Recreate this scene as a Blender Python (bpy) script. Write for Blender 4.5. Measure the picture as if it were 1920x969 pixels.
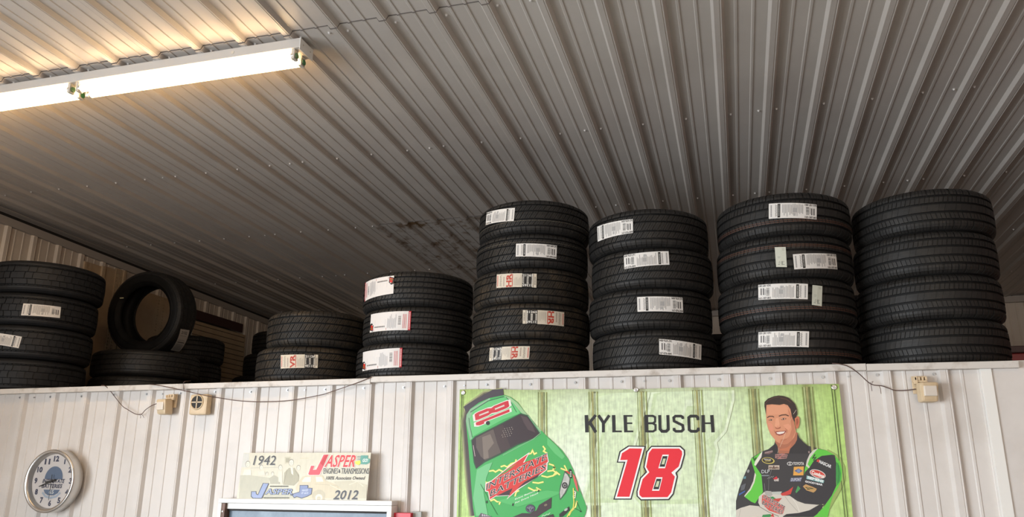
import bpy, bmesh, math, random
import numpy as np
from mathutils import Vector, Matrix
from mathutils.geometry import tessellate_polygon

# ------------------------------------------------------------------ clearing
for o in list(bpy.data.objects):
    bpy.data.objects.remove(o, do_unlink=True)
S = bpy.context.scene
C = S.collection
random.seed(7)
rng = np.random.RandomState(7)

# ------------------------------------------------------------------ camera
F_PX, YAW, PITCH, ROLL = 1465.85, -0.2752, 0.2727, 0.0063
CAM = Vector((4.1254, -3.7993, -0.5008))       # metres; z = 0 is the top of the partition wall
def _axes():
    cy, sy, cp, sp = math.cos(YAW), math.sin(YAW), math.cos(PITCH), math.sin(PITCH)
    cr, sr = math.cos(ROLL), math.sin(ROLL)
    fw = Vector((sy * cp, cy * cp, sp)); r0 = Vector((cy, -sy, 0)); u0 = r0.cross(fw)
    return cr * r0 + sr * u0, -sr * r0 + cr * u0, fw
RT, UP, FW = _axes()
cam = bpy.data.cameras.new('camera'); camo = bpy.data.objects.new('camera', cam); C.objects.link(camo)
cam.sensor_width = 36; cam.lens = F_PX * 36 / 1920; cam.clip_start = 0.05
camo.matrix_world = Matrix(((RT.x, UP.x, -FW.x, CAM.x), (RT.y, UP.y, -FW.y, CAM.y), (RT.z, UP.z, -FW.z, CAM.z), (0, 0, 0, 1)))
S.camera = camo
S.view_settings.view_transform = 'Standard'; S.view_settings.look = 'None'
S.view_settings.gamma = 1; S.view_settings.use_curve_mapping = False
S.view_settings.exposure = 0.0

# ------------------------------------------------------------------ world and large lights
w = bpy.data.worlds.new('daylight'); S.world = w; w.use_nodes = True
w.node_tree.nodes['Background'].inputs[0].default_value = (0.85, 0.92, 1.0, 1)
w.node_tree.nodes['Background'].inputs[1].default_value = 0.6
def area(name, loc, target, sx, sy, power, col, spread=180):
    l = bpy.data.lights.new(name, 'AREA'); l.shape = 'RECTANGLE'; l.size = sx; l.size_y = sy
    l.energy = power; l.color = col; l.spread = math.radians(spread)
    o = bpy.data.objects.new(name, l); C.objects.link(o); o.location = loc
    o.rotation_euler = (Vector(target) - Vector(loc)).to_track_quat('-Z', 'Y').to_euler()
    return o
# daylight through the big door opening of the left wall, and through the doors behind the camera
area('daylight_left_door', (-0.95, -5.3, -0.75), (2.6, -2.6, -1.95), 3.4, 2.4, 285, (0.88, 0.94, 1.0), 130)
area('daylight_rear_doors', (5.0, -9.4, -0.7), (4.5, 0, -0.3), 7.0, 2.6, 170, (1.0, 0.93, 0.84))

# ------------------------------------------------------------------ calibration helpers
P = 0.2286                       # rib pitch of the sheet metal
CEIL_H, CEIL_S, CEIL_O = 1.3476, 0.0306, 3.4531
XL, YB, XR, YF, FLOOR = -0.87, 4.54, 9.0, -9.3, -2.3
def ceil_z(y): return CEIL_H - CEIL_S * y
def ray(u, v):
    u, v = float(u), float(v); return RT * ((u - 960) / F_PX) + UP * ((484.5 - v) / F_PX) + FW
def at(u, v, Y):
    """the point where the sight line of a measured photo position meets the vertical plane y = Y"""
    d = ray(u, v); return CAM + d * ((Y - CAM.y) / d.y)
def at_x(u, v, X):
    d = ray(u, v); return CAM + d * ((X - CAM.x) / d.x)
def on_cyl(u, v, cx, cy, R):
    d = ray(u, v); ox, oy = CAM.x - cx, CAM.y - cy
    a = d.x * d.x + d.y * d.y; b = 2 * (ox * d.x + oy * d.y); c = ox * ox + oy * oy - R * R
    disc = max(b * b - 4 * a * c, 0); t = (-b - math.sqrt(disc)) / (2 * a); p = CAM + d * t
    return math.atan2(p.y - cy, p.x - cx), p.z
def lin(c):
    return tuple(((x / 255) / 12.92 if x / 255 <= 0.04045 else ((x / 255 + 0.055) / 1.055) ** 2.4) for x in c)

# ------------------------------------------------------------------ materials
def mat(name, col, rough=0.5, metal=0.0, spec=0.5, noise=None, bump=None, emit=None):
    m = bpy.data.materials.new(name); m.use_nodes = True
    nt = m.node_tree; b = nt.nodes['Principled BSDF']
    b.inputs['Base Color'].default_value = (*col, 1); b.inputs['Roughness'].default_value = rough
    b.inputs['Metallic'].default_value = metal; b.inputs['Specular IOR Level'].default_value = spec
    if noise:
        col2, scale, lo, hi = noise
        tc = nt.nodes.new('ShaderNodeTexCoord'); n = nt.nodes.new('ShaderNodeTexNoise')
        n.inputs['Scale'].default_value = scale; n.inputs['Detail'].default_value = 6; n.inputs['Roughness'].default_value = 0.62
        r = nt.nodes.new('ShaderNodeMapRange'); r.inputs[1].default_value = lo; r.inputs[2].default_value = hi
        mx = nt.nodes.new('ShaderNodeMix'); mx.data_type = 'RGBA'
        mx.inputs[6].default_value = (*col, 1); mx.inputs[7].default_value = (*col2, 1)
        nt.links.new(tc.outputs['Object'], n.inputs['Vector']); nt.links.new(n.outputs['Fac'], r.inputs[0])
        nt.links.new(r.outputs[0], mx.inputs[0]); nt.links.new(mx.outputs[2], b.inputs['Base Color'])
    if bump:
        scale, strength = bump
        tc = nt.nodes.new('ShaderNodeTexCoord'); n = nt.nodes.new('ShaderNodeTexNoise'); n.inputs['Scale'].default_value = scale
        n.inputs['Detail'].default_value = 4
        bp = nt.nodes.new('ShaderNodeBump'); bp.inputs['Strength'].default_value = strength; bp.inputs['Distance'].default_value = 0.01
        nt.links.new(tc.outputs['Object'], n.inputs['Vector']); nt.links.new(n.outputs['Fac'], bp.inputs['Height'])
        nt.links.new(bp.outputs[0], b.inputs['Normal'])
    if emit:
        b.inputs['Emission Color'].default_value = (*emit[0], 1); b.inputs['Emission Strength'].default_value = emit[1]
    return m
def print_mat(name, rough=0.45, streak=0.0, spec=0.4):
    m = bpy.data.materials.new(name); m.use_nodes = True; nt = m.node_tree; b = nt.nodes['Principled BSDF']
    b.inputs['Roughness'].default_value = rough; b.inputs['Specular IOR Level'].default_value = spec
    a = nt.nodes.new('ShaderNodeAttribute'); a.attribute_name = 'ink'
    out = a.outputs['Color']
    if streak:
        tc = nt.nodes.new('ShaderNodeTexCoord'); mp = nt.nodes.new('ShaderNodeMapping'); mp.inputs['Scale'].default_value = (90, 1, 7)
        n = nt.nodes.new('ShaderNodeTexNoise'); n.inputs['Scale'].default_value = 1.6; n.inputs['Detail'].default_value = 8
        n2 = nt.nodes.new('ShaderNodeTexNoise'); n2.inputs['Scale'].default_value = 38; n2.inputs['Detail'].default_value = 8
        ad = nt.nodes.new('ShaderNodeMath'); ad.operation = 'ADD'
        r = nt.nodes.new('ShaderNodeMapRange'); r.inputs[1].default_value = 0.7; r.inputs[2].default_value = 1.3
        r.inputs[3].default_value = 1 - streak; r.inputs[4].default_value = 1 + streak
        mx = nt.nodes.new('ShaderNodeVectorMath'); mx.operation = 'SCALE'
        nt.links.new(tc.outputs['Object'], mp.inputs['Vector']); nt.links.new(mp.outputs[0], n.inputs['Vector'])
        nt.links.new(tc.outputs['Object'], n2.inputs['Vector'])
        nt.links.new(n.outputs['Fac'], ad.inputs[0]); nt.links.new(n2.outputs['Fac'], ad.inputs[1])
        nt.links.new(ad.outputs[0], r.inputs[0]); nt.links.new(out, mx.inputs[0]); nt.links.new(r.outputs[0], mx.inputs['Scale'])
        out = mx.outputs[0]
    nt.links.new(out, b.inputs['Base Color'])
    return m

M = {}
M['wall'] = mat('painted_wall_sheet', (0.66, 0.625, 0.59), 0.42, noise=((0.56, 0.52, 0.48), 2.2, 0.45, 0.75))
M['ceiling'] = mat('painted_ceiling_sheet', (0.54, 0.495, 0.45), 0.38, noise=((0.46, 0.415, 0.375), 1.6, 0.4, 0.75))
M['stained'] = mat('rust_stained_ceiling_sheet', (0.50, 0.47, 0.44), 0.5, noise=((0.16, 0.095, 0.045), 9.0, 0.50, 0.66))
M['loft_wall'] = mat('tan_wall_sheet', (0.68, 0.60, 0.51), 0.45, noise=((0.58, 0.50, 0.42), 2.0, 0.4, 0.75))
M['trim'] = mat('white_trim', (0.62, 0.585, 0.54), 0.45, noise=((0.40, 0.35, 0.30), 14, 0.52, 0.72))
M['gable_trim'] = mat('gable_trim_paint', (0.42, 0.38, 0.34), 0.45)
M['screw'] = mat('galvanised_screw', (0.42, 0.42, 0.42), 0.35, 0.8)
M['painted_screw'] = mat('painted_screw', (0.66, 0.63, 0.60), 0.3)
M['lap'] = mat('dark_lap_shadow', (0.09, 0.075, 0.065), 0.7)  # shadow tone for the gaps at the sheet laps
M['rubber'] = mat('black_rubber', (0.0062, 0.0060, 0.0058), 0.62, spec=0.2, noise=((0.013, 0.0125, 0.012), 9, 0.45, 0.75))
M['tread'] = mat('black_tread_rubber', (0.0175, 0.0165, 0.0155), 0.52, spec=0.3, noise=((0.034, 0.031, 0.027), 14, 0.5, 0.78))
M['dusty'] = mat('dusty_tread_rubber', (0.0185, 0.0160, 0.0132), 0.6, spec=0.3, noise=((0.060, 0.044, 0.028), 8, 0.48, 0.75))
M['truck'] = mat('truck_tread_rubber', (0.0150, 0.0158, 0.0175), 0.56, spec=0.3, noise=((0.022, 0.023, 0.026), 12, 0.5, 0.75))
M['ink'] = print_mat('printed_ink')
M['banner'] = print_mat('printed_banner_vinyl', 0.38, 0.22)
M['sign'] = print_mat('printed_sign_face', 0.35, 0.05)
M['steel'] = mat('brushed_steel', (0.62, 0.60, 0.57), 0.28, 0.9)
M['white'] = mat('white_enamel', (0.80, 0.79, 0.75), 0.4)
M['housing'] = mat('grey_white_enamel', (0.50, 0.47, 0.43), 0.45)
M['cream'] = mat('aged_cream_plastic', (0.66, 0.52, 0.34), 0.45, noise=((0.58, 0.43, 0.26), 20, 0.4, 0.8))
M['lens'] = mat('milky_lens', (0.74, 0.68, 0.60), 0.3)
M['dark'] = mat('dark_void', (0.02, 0.018, 0.016), 0.7)
M['wire'] = mat('brown_wire', (0.10, 0.055, 0.045), 0.5)
M['wood'] = mat('brown_jamb', (0.20, 0.115, 0.085), 0.55, noise=((0.14, 0.075, 0.055), 18, 0.4, 0.7))
M['glass'] = mat('blue_grey_window_pane', (0.13, 0.19, 0.25), 0.3, 0.0, 0.3, noise=((0.22, 0.30, 0.37), 9, 0.4, 0.7))  # pale bluish reflection of daylight put into the pane's base colour
M['gondola'] = mat('tan_shelving_steel', (0.50, 0.37, 0.235), 0.5, noise=((0.42, 0.30, 0.19), 6, 0.4, 0.75))
M['maroon'] = mat('maroon_board', (0.055, 0.022, 0.020), 0.5)
M['red'] = mat('red_paint', (0.30, 0.030, 0.032), 0.4)
M['signred'] = mat('bright_red_board', (0.62, 0.012, 0.035), 0.35)
M['grey'] = mat('grey_board', (0.36, 0.37, 0.34), 0.5)
M['card'] = mat('cardboard', (0.33, 0.22, 0.13), 0.8, bump=(40, 0.1))
M['floor'] = mat('concrete_floor', (0.17, 0.155, 0.14), 0.5, noise=((0.12, 0.11, 0.10), 1.2, 0.4, 0.7))
M['ply'] = mat('plywood_deck', (0.32, 0.23, 0.15), 0.7)
M['rearwall'] = mat('painted_block_wall', (0.50, 0.47, 0.43), 0.6)
M['brownwall'] = mat('red_brown_wall', (0.30, 0.12, 0.08), 0.55)
M['tube'] = mat('glowing_tube', (1, 1, 1), 0.3, emit=((1.0, 0.66, 0.33), 21))
M['green'] = mat('green_tube_cap', (0.03, 0.16, 0.05), 0.4)
M['capwhite'] = mat('socket_plastic', (0.55, 0.50, 0.42), 0.4)
M['mark'] = mat('yellow_paint_mark', (0.75, 0.72, 0.45), 0.5)
M['orange'] = mat('orange_tread_paint', (0.17, 0.055, 0.025), 0.6)
M['paleline'] = mat('pale_tread_paint', (0.22, 0.19, 0.14), 0.6)
def glass_cover():
    m = bpy.data.materials.new('clear_clock_glass'); m.use_nodes = True; nt = m.node_tree
    nt.nodes.clear(); o = nt.nodes.new('ShaderNodeOutputMaterial'); t = nt.nodes.new('ShaderNodeBsdfTransparent')
    g = nt.nodes.new('ShaderNodeBsdfGlossy'); g.inputs['Roughness'].default_value = 0.03
    fr = nt.nodes.new('ShaderNodeFresnel'); fr.inputs[0].default_value = 1.45; x = nt.nodes.new('ShaderNodeMixShader')
    nt.links.new(fr.outputs[0], x.inputs[0]); nt.links.new(t.outputs[0], x.inputs[1]); nt.links.new(g.outputs[0], x.inputs[2])
    nt.links.new(x.outputs[0], o.inputs[0]); return m
M['clear'] = glass_cover()

# ------------------------------------------------------------------ object helpers
def tag(o, label=None, cat=None, group=None, kind=None):
    if label: o['label'] = label
    if cat: o['category'] = cat
    if group: o['group'] = group
    if kind: o['kind'] = kind
    return o
def empty(name, loc=(0, 0, 0), rot=(0, 0, 0)):
    o = bpy.data.objects.new(name, None); C.objects.link(o); o.location = loc; o.rotation_euler = rot
    o.empty_display_size = 0.1; return o
def link(name, me, material=None, parent=None, smooth=False):
    if material is not None and not me.materials: me.materials.append(material)
    o = bpy.data.objects.new(name, me); C.objects.link(o)
    if parent is not None: o.parent = parent
    if smooth: me.polygons.foreach_set('use_smooth', [True] * len(me.polygons))
    return o
def pydata(name, v, f): 
    me = bpy.data.meshes.new(name); me.from_pydata([tuple(a) for a in v], [], f); me.update(); return me
def bmo(name, bm, material=None, parent=None, smooth=False):
    me = bpy.data.meshes.new(name); bmesh.ops.recalc_face_normals(bm, faces=bm.faces); bm.to_mesh(me); bm.free()
    return link(name, me, material, parent, smooth)
def add_box(bm, x0, x1, y0, y1, z0, z1, bev=0.0, mtx=None):
    r = bmesh.ops.create_cube(bm, size=1); vs = r['verts']
    for v in vs:
        v.co = Vector(((x0 + x1) / 2 + v.co.x * (x1 - x0), (y0 + y1) / 2 + v.co.y * (y1 - y0), (z0 + z1) / 2 + v.co.z * (z1 - z0)))
    if bev:
        es = list({e for v in vs for e in v.link_edges})
        r = bmesh.ops.bevel(bm, geom=es, offset=bev, segments=2, profile=0.6, affect='EDGES'); vs = r['verts'] if mtx else vs
    if mtx: bmesh.ops.transform(bm, matrix=mtx, verts=[v for v in vs if v.is_valid])
def box(name, x0, x1, y0, y1, z0, z1, m, parent=None, bev=0.0):
    bm = bmesh.new(); add_box(bm, x0, x1, y0, y1, z0, z1, bev); return bmo(name, bm, m, parent)
def add_cyl(bm, p0, p1, r, n=16, r2=None):
    p0, p1 = Vector(p0), Vector(p1); d = p1 - p0
    mt = Matrix.Translation((p0 + p1) / 2) @ d.to_track_quat('Z', 'Y').to_matrix().to_4x4()
    bmesh.ops.create_cone(bm, cap_ends=True, segments=n, radius1=r, radius2=r if r2 is None else r2, depth=d.length, matrix=mt)
def add_tube(bm, pts, r, n=6):
    pts = [Vector(p) for p in pts]; rings = []
    for i, p in enumerate(pts):
        d = (pts[min(i + 1, len(pts) - 1)] - pts[max(i - 1, 0)]).normalized()
        a = d.cross(Vector((0, 1, 0)));  a = a.normalized() if a.length > 1e-4 else Vector((1, 0, 0)); b = d.cross(a)
        rings.append([bm.verts.new(p + r * (math.cos(t) * a + math.sin(t) * b)) for t in [2 * math.pi * k / n for k in range(n)]])
    for A, B in zip(rings, rings[1:]):
        for k in range(n): bm.faces.new((A[k], A[(k + 1) % n], B[(k + 1) % n], B[k]))
def smooth_path(pts, n=6):
    out = []
    for i in range(len(pts) - 1):
        p0, p1, p2, p3 = pts[max(i - 1, 0)], pts[i], pts[i + 1], pts[min(i + 2, len(pts) - 1)]
        for k in range(n):
            t = k / n
            out.append(0.5 * ((2 * p1) + (p2 - p0) * t + (2 * p0 - 5 * p1 + 4 * p2 - p3) * t * t + (3 * p1 - p0 - 3 * p2 + p3) * t ** 3))
    return out + [pts[-1]]
def lathe(name, prof, n, m, parent=None, axis='Z', closed=True, smooth=True):
    v, f = [], []
    k = len(prof)
    for i in range(n):
        a = 2 * math.pi * i / n; c, s = math.cos(a), math.sin(a)
        for r, z in prof:
            v.append((r * c, r * s, z) if axis == 'Z' else (r * c, z, r * s))
    for i in range(n):
        j = (i + 1) % n
        for q in range(k if closed else k - 1):
            q2 = (q + 1) % k; f.append((i * k + q, j * k + q, j * k + q2, i * k + q2))
    me = pydata(name, v, f); bm = bmesh.new(); bm.from_mesh(me); bmesh.ops.recalc_face_normals(bm, faces=bm.faces); bm.to_mesh(me); bm.free()
    return link(name, me, m, parent, smooth)

# ------------------------------------------------------------------ lettering and flat print
_font = {}
def glyphs(s, bold=0.0):
    key = (s, bold)
    if key not in _font:
        c = bpy.data.curves.new('letters', 'FONT'); c.body = s; c.offset = bold; c.resolution_u = 2
        o = bpy.data.objects.new('letters', c); C.objects.link(o)
        dg = bpy.context.evaluated_depsgraph_get(); me = bpy.data.meshes.new_from_object(o.evaluated_get(dg))
        v = np.array([tuple(a.co)[:2] for a in me.vertices]) if len(me.vertices) else np.zeros((0, 2)); f = [tuple(p.vertices) for p in me.polygons]
        bpy.data.objects.remove(o, do_unlink=True); bpy.data.meshes.remove(me)
        _font[key] = (v, f)
    return _font[key]
class Print:
    """flat print: every shape is an inked polygon a few hundredths of a millimetre above the last"""
    def __init__(s, mapf, h0=0.0004, step=0.00004):
        s.mapf, s.h, s.step, s.v, s.f, s.c = mapf, h0, step, [], [], []
    def add(s, pts, faces, col):
        b = len(s.v); s.v += [s.mapf(x, y, s.h) for x, y in pts]
        s.f += [tuple(b + i for i in f) for f in faces]; s.c += [col] * len(faces); s.h += s.step
    def poly(s, pts, col, holes=()):
        allp = list(pts); loops = [[Vector((x, y, 0)) for x, y in pts]]
        for hl in holes: loops.append([Vector((x, y, 0)) for x, y in hl]); allp += list(hl)
        s.add(allp, tessellate_polygon(loops), lin(col))
    def rect(s, x0, x1, y0, y1, col, n=1):
        pts, fs = [], []
        for i in range(n + 1):
            x = x0 + (x1 - x0) * i / n; pts += [(x, y0), (x, y1)]
        for i in range(n): fs.append((2 * i, 2 * i + 2, 2 * i + 3, 2 * i + 1))
        s.add(pts, fs, lin(col))
    def bars(s, rects, col):
        pts, fs = [], []
        for x0, x1, y0, y1 in rects:
            b = len(pts); pts += [(x0, y0), (x1, y0), (x1, y1), (x0, y1)]; fs.append((b, b + 1, b + 2, b + 3))
        s.add(pts, fs, lin(col))
    def stroke(s, pts, wd, col, closed=False):
        pts = [Vector(p) for p in pts]; n = len(pts); L = []
        for i in range(n):
            a = pts[(i - 1) % n] if (closed or i) else pts[i]; c = pts[(i + 1) % n] if (closed or i < n - 1) else pts[i]
            d1 = (pts[i] - a); d2 = (c - pts[i])
            if d1.length < 1e-9: d1 = d2
            if d2.length < 1e-9: d2 = d1
            d1.normalize(); d2.normalize(); nn = Vector((-(d1.y + d2.y), d1.x + d2.x))
            nn = nn.normalized() if nn.length > 1e-6 else Vector((-d1.y, d1.x))
            k = 1 / max(0.45, nn.dot(Vector((-d1.y, d1.x)))); L.append((pts[i] + nn * wd / 2 * k, pts[i] - nn * wd / 2 * k))
        P2 = [tuple(q) for ab in L for q in ab]; F = [(2 * i, 2 * i + 1, 2 * i + 3, 2 * i + 2) for i in range(n - 1)]
        if closed: F.append((2 * n - 2, 2 * n - 1, 1, 0))
        s.add(P2, F, lin(col))
    def ellipse(s, cx, cy, rx, ry, col, rot=0, n=28):
        c, q = math.cos(rot), math.sin(rot)
        s.add([(cx + rx * math.cos(t) * c - ry * math.sin(t) * q, cy + rx * math.cos(t) * q + ry * math.sin(t) * c) for t in [2 * math.pi * i / n for i in range(n)]], [tuple(range(n))], lin(col))
    def text(s, t, o, xv, yv, col, bold=0.0, grow=0.0):
        """fit the text in the parallelogram o, o + xv, o + yv"""
        v, f = glyphs(t, bold)
        if not len(v): return
        v0, _ = glyphs(t, 0.0); lo, hi = v0.min(0), v0.max(0)
        a = (v[:, 0] - lo[0]) / (hi[0] - lo[0]); b = (v[:, 1] - lo[1]) / (hi[1] - lo[1])
        s.add([(o[0] + xv[0] * p + yv[0] * q, o[1] + xv[1] * p + yv[1] * q) for p, q in zip(a, b)], f, lin(col))
    def build(s, name, material, parent):
        me = pydata(name, s.v, s.f); ca = me.color_attributes.new('ink', 'FLOAT_COLOR', 'CORNER')
        cols = []
        for f, c in zip(s.f, s.c): cols += list((*c, 1.0)) * len(f)
        ca.data.foreach_set('color', cols); return link(name, me, material, parent)

# ------------------------------------------------------------------ corrugated sheets
RIB = [(0, 0), (.012, .019), (.0345, .019), (.0360, .0172), (.0385, .0172), (.040, .019), (.043, .019), (.055, 0),
       (.0920, 0), (.0955, .0034), (.1045, .0034), (.1080, 0), (.1620, 0), (.1655, .0034), (.1745, .0034), (.1780, 0)]
def profile(x0, x1, off):
    """(x, height) points between x0 and x1 of ribs whose base starts at off + k * P"""
    k0, k1 = math.floor((x0 - off) / P) - 1, math.ceil((x1 - off) / P) + 1
    pts = [(off + k * P + x, h) for k in range(k0, k1 + 1) for x, h in RIB]
    out = []
    def hgt(x):
        for (a, ha), (b, hb) in zip(pts, pts[1:]):
            if a <= x <= b: return ha + (hb - ha) * (x - a) / max(b - a, 1e-9)
        return 0
    out.append((x0, hgt(x0))); out += [p for p in pts if x0 + 1e-5 < p[0] < x1 - 1e-5]; out.append((x1, hgt(x1)))
    return out
def sheet(name, parent, prof, mapf, m, nt=1, label=None):
    v, f = [], []
    for i in range(nt + 1):
        for x, h in prof: v.append(mapf(x, h, i / nt))
    n = len(prof)
    for i in range(nt):
        for k in range(n - 1): f.append((i * n + k, i * n + k + 1, (i + 1) * n + k + 1, (i + 1) * n + k))
    # folded edge so that a sheet is not paper thin
    me = pydata(name, v, f); o = link(name, me, m, parent)
    if label: o['label'] = label
    return o
def screws(name, parent, spots, nrm, m='screw'):
    """hex washer head screws, all alike and a few pixels each: one joined part"""
    bm = bmesh.new(); nrm = Vector(nrm)
    for p in spots:
        p = Vector(p); add_cyl(bm, p, p + nrm * 0.0018, 0.0072, 10); add_cyl(bm, p + nrm * 0.0018, p + nrm * 0.0070, 0.0044, 6)
    o = bmo(name, bm, M[m], parent); o['kind'] = 'stuff'; return o

# --- ceiling
ceiling = box('ceiling', XL - .05, XR + .05, YF - .05, YB + .05, 0, .04, M['rearwall'])
ceiling['kind'] = 'structure'
for v in ceiling.data.vertices: v.co.z += ceil_z(v.co.y) + 0.012
SE1, SE2 = -1.135, 1.30
k = -20
while CEIL_O + k * P < XR:
    x0, x1 = max(CEIL_O + k * P - .002, XL), min(CEIL_O + (k + 4) * P + .012, XR)
    if x1 > XL:
        if x1 - x0 > .05:
            pf = profile(x0, x1, CEIL_O)
            lap = (k // 4 % 2) * 0.0003
            segs = [(YF, SE1 + .09, 0, 'ceiling')]
            if k == -8: segs += [(SE1, SE2 + .05, .0040, 'ceiling'), (SE2 - .05, YB, .0085, 'stained')]
            else: segs += [(SE1, YB, .0040, 'ceiling')]
            for ys_, d0, d1 in ([(SE1, 0, .0052)] + ([(SE2 - .05, .004, .0105)] if k == -8 else [])):   # dark strip standing in for the gap shadow under the overlapping sheet
                sheet('lap_shadow_strip', ceiling, profile(x0, x1, CEIL_O), lambda x, h, t: (x, ys_ - .0015, ceil_z(ys_) - h - (d0 + (d1 - d0) * t) - lap), M['lap'])
            for a, b, dz, mm in segs:
                if k == -8 and mm == 'stained': pf = profile(x0 + .02, x1 + .02, CEIL_O)
                sheet('ceiling_panel', ceiling, pf, lambda x, h, t: (x, a + (b - a) * t, ceil_z(a + (b - a) * t) - h - dz - lap - (.003 if mm == 'stained' and t == 0 else 0)), M[mm],
                      label='ceiling panel with rust stains and a lifted lap edge' if mm == 'stained' else None)
    k += 4
sp = []
for row in (SE1 + .045, .114, 1.279, 2.439, 3.62, -2.3, -3.45):
    for k in range(-19, 25):
        for fx in ([.3] + ([-.09] if k % 4 == 0 else [])):
            x = CEIL_O + (k + fx) * P
            if XL + .05 < x < XR: sp.append((x, row + random.uniform(-.006, .006), ceil_z(row) - (.0042 if row > SE1 else 0)))
screws('ceiling_screws', ceiling, sp, (0, 0, -1), 'painted_screw')

# --- partition wall the tires stand on
XC = 5.19
wall_front = box('wall_front', XL, XC + .02, .021, .10, FLOOR, -.03, M['rearwall']); wall_front['kind'] = 'structure'
woff = -.043
k = -4
while k * P < XC:
    x0, x1 = max(k * P - .045, XL + .001), min((k + 4) * P - .002, XC - .02)
    sheet('wall_panel', wall_front, profile(x0, x1, woff), lambda x, h, t: (x, .019 - h - .0004 * (k // 4 % 2), FLOOR + (-.012 - FLOOR) * t), M['wall'])
    k += 4
sp = []
for k in range(-3, 23):
    for fx in ([-.15 - .0] + ([.25] if k % 4 == 0 else [])):
        x = (k + fx) * P
        if fx < 0: x = (k - .23) * P + .0
        if XL + .03 < x < XC - .05: sp.append((x, .018, -.052 + random.uniform(-.003, .003)))
screws('wall_screws', wall_front, sp, (0, -1, 0))
box('corner_trim', XC - .035, XC + .008, -.004, .018, FLOOR, -.03, M['white'], wall_front, .0015)
wf2 = box('wall_right_of_partition', XC + .008, XR, .004, .10, FLOOR, -.006, M['wall']); wf2['kind'] = 'structure'
def trim_piece(name, x0, x1, z0, z1, rot=0.0):
    bm = bmesh.new(); add_box(bm, x0, x1, -.024, .052, -.030, 0, .0022)
    o = bmo(name, bm, M['trim']); o['kind'] = 'structure'
    for v in o.data.vertices:
        v.co.z += z0 + (z1 - z0) * (v.co.x - x0) / (x1 - x0)
    return o
trim_piece('trim_1', XL + .002, 2.289, -.003, -.003)
trim_piece('trim_2', 2.291, 4.700, .005, -.003)
trim_piece('trim_3', 4.702, 5.300, -.005, -.010)

# --- loft deck, floor, outer walls
deck = box('loft_floor', XL, XR, .101, YB, -.03, -.002, M['ply']); deck['kind'] = 'structure'
flo = box('floor', XL - .1, XR + .1, YF - .1, YB + .1, FLOOR - .1, FLOOR, M['floor']); flo['kind'] = 'structure'
# left gable wall; its front part is the big door opening
wall_left = empty('wall_left'); wall_left['kind'] = 'structure'
bm = bmesh.new()
add_box(bm, XL - .1, XL - .003, -3.1, YB + .05, FLOOR, ceil_z(YB) - .0)
add_box(bm, XL - .1, XL - .003, YF, -7.1, FLOOR, 1.3); add_box(bm, XL - .1, XL - .003, -7.1, -3.1, .62, 1.35)
bmo('gable_backing', bm, M['rearwall'], wall_left)
loff = -.12 * P - .043
y = -3.1
while y < YB:
    y1 = min(y + 4 * P, YB)
    sheet('wall_panel', wall_left, profile(y, y1, loff), lambda x, h, t: (XL + h, x, (-.03 if x > .1 else FLOOR) + (ceil_z(x) - .01 - (-.03 if x > .1 else FLOOR)) * t), M['loft_wall'])
    y = y1
# sloping angle trim where the gable meets the ceiling, with the dark gap above it
tr = empty('trim_4'); tr['kind'] = 'structure'
def sloped(name, xa, xb, dz0, dz1, m, ya=-3.0, yb=YB):
    v = []
    for yy in (ya, yb):
        for xx, dz in ((xa, dz0), (xb, dz0), (xb, dz1), (xa, dz1)): v.append((xx, yy, ceil_z(yy) + dz))
    return link(name, pydata(name, v, [(0, 1, 2, 3), (4, 7, 6, 5), (0, 4, 5, 1), (1, 5, 6, 2), (2, 6, 7, 3), (3, 7, 4, 0)]), m, tr)
sloped('angle_trim', XL, XL + .028, -.105, -.048, M['gable_trim'])
sloped('shadow_gap', XL, XL + .020, -.048, -.022, M['dark'])
sloped('ceiling_edge_strip', XL, XL + .10, -.022, -.019, M['gable_trim'])
# back wall
wall_back = box('wall_back', XL, XR, YB + .002, YB + .1, -.03, ceil_z(YB) + .02, M['rearwall']); wall_back['kind'] = 'structure'
x = XL
while x < XR:
    x1 = min(x + 4 * P, XR)
    sheet('wall_panel', wall_back, profile(x, x1, 2.95), lambda X, h, t: (X, YB - h, -.02 + (ceil_z(YB) - .01 + .02) * t), M['loft_wall'])
    x = x1
bt = box('trim_5', XL + .02, XR, YB - .05, YB - .02, ceil_z(YB) - .075, ceil_z(YB) - .022, M['gable_trim']); bt['kind'] = 'structure'
bt = box('trim_6', XL + .02, XR, YB - .035, YB - .0195, 1.135, 1.150, M['dark']); bt['kind'] = 'structure'
wr = box('wall_right', XR + .002, XR + .1, YF, YB, FLOOR, 1.62, M['brownwall']); wr['kind'] = 'structure'
wb = empty('wall_rear'); wb['kind'] = 'structure'
bm = bmesh.new()
add_box(bm, XL - .1, 1.4, YF - .1, YF, FLOOR, 1.6); add_box(bm, 8.6, XR + .1, YF - .1, YF, FLOOR, 1.6); add_box(bm, 1.4, 8.6, YF - .1, YF, .65, 1.6)
bmo('rear_wall_piers', bm, M['rearwall'], wb)

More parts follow.
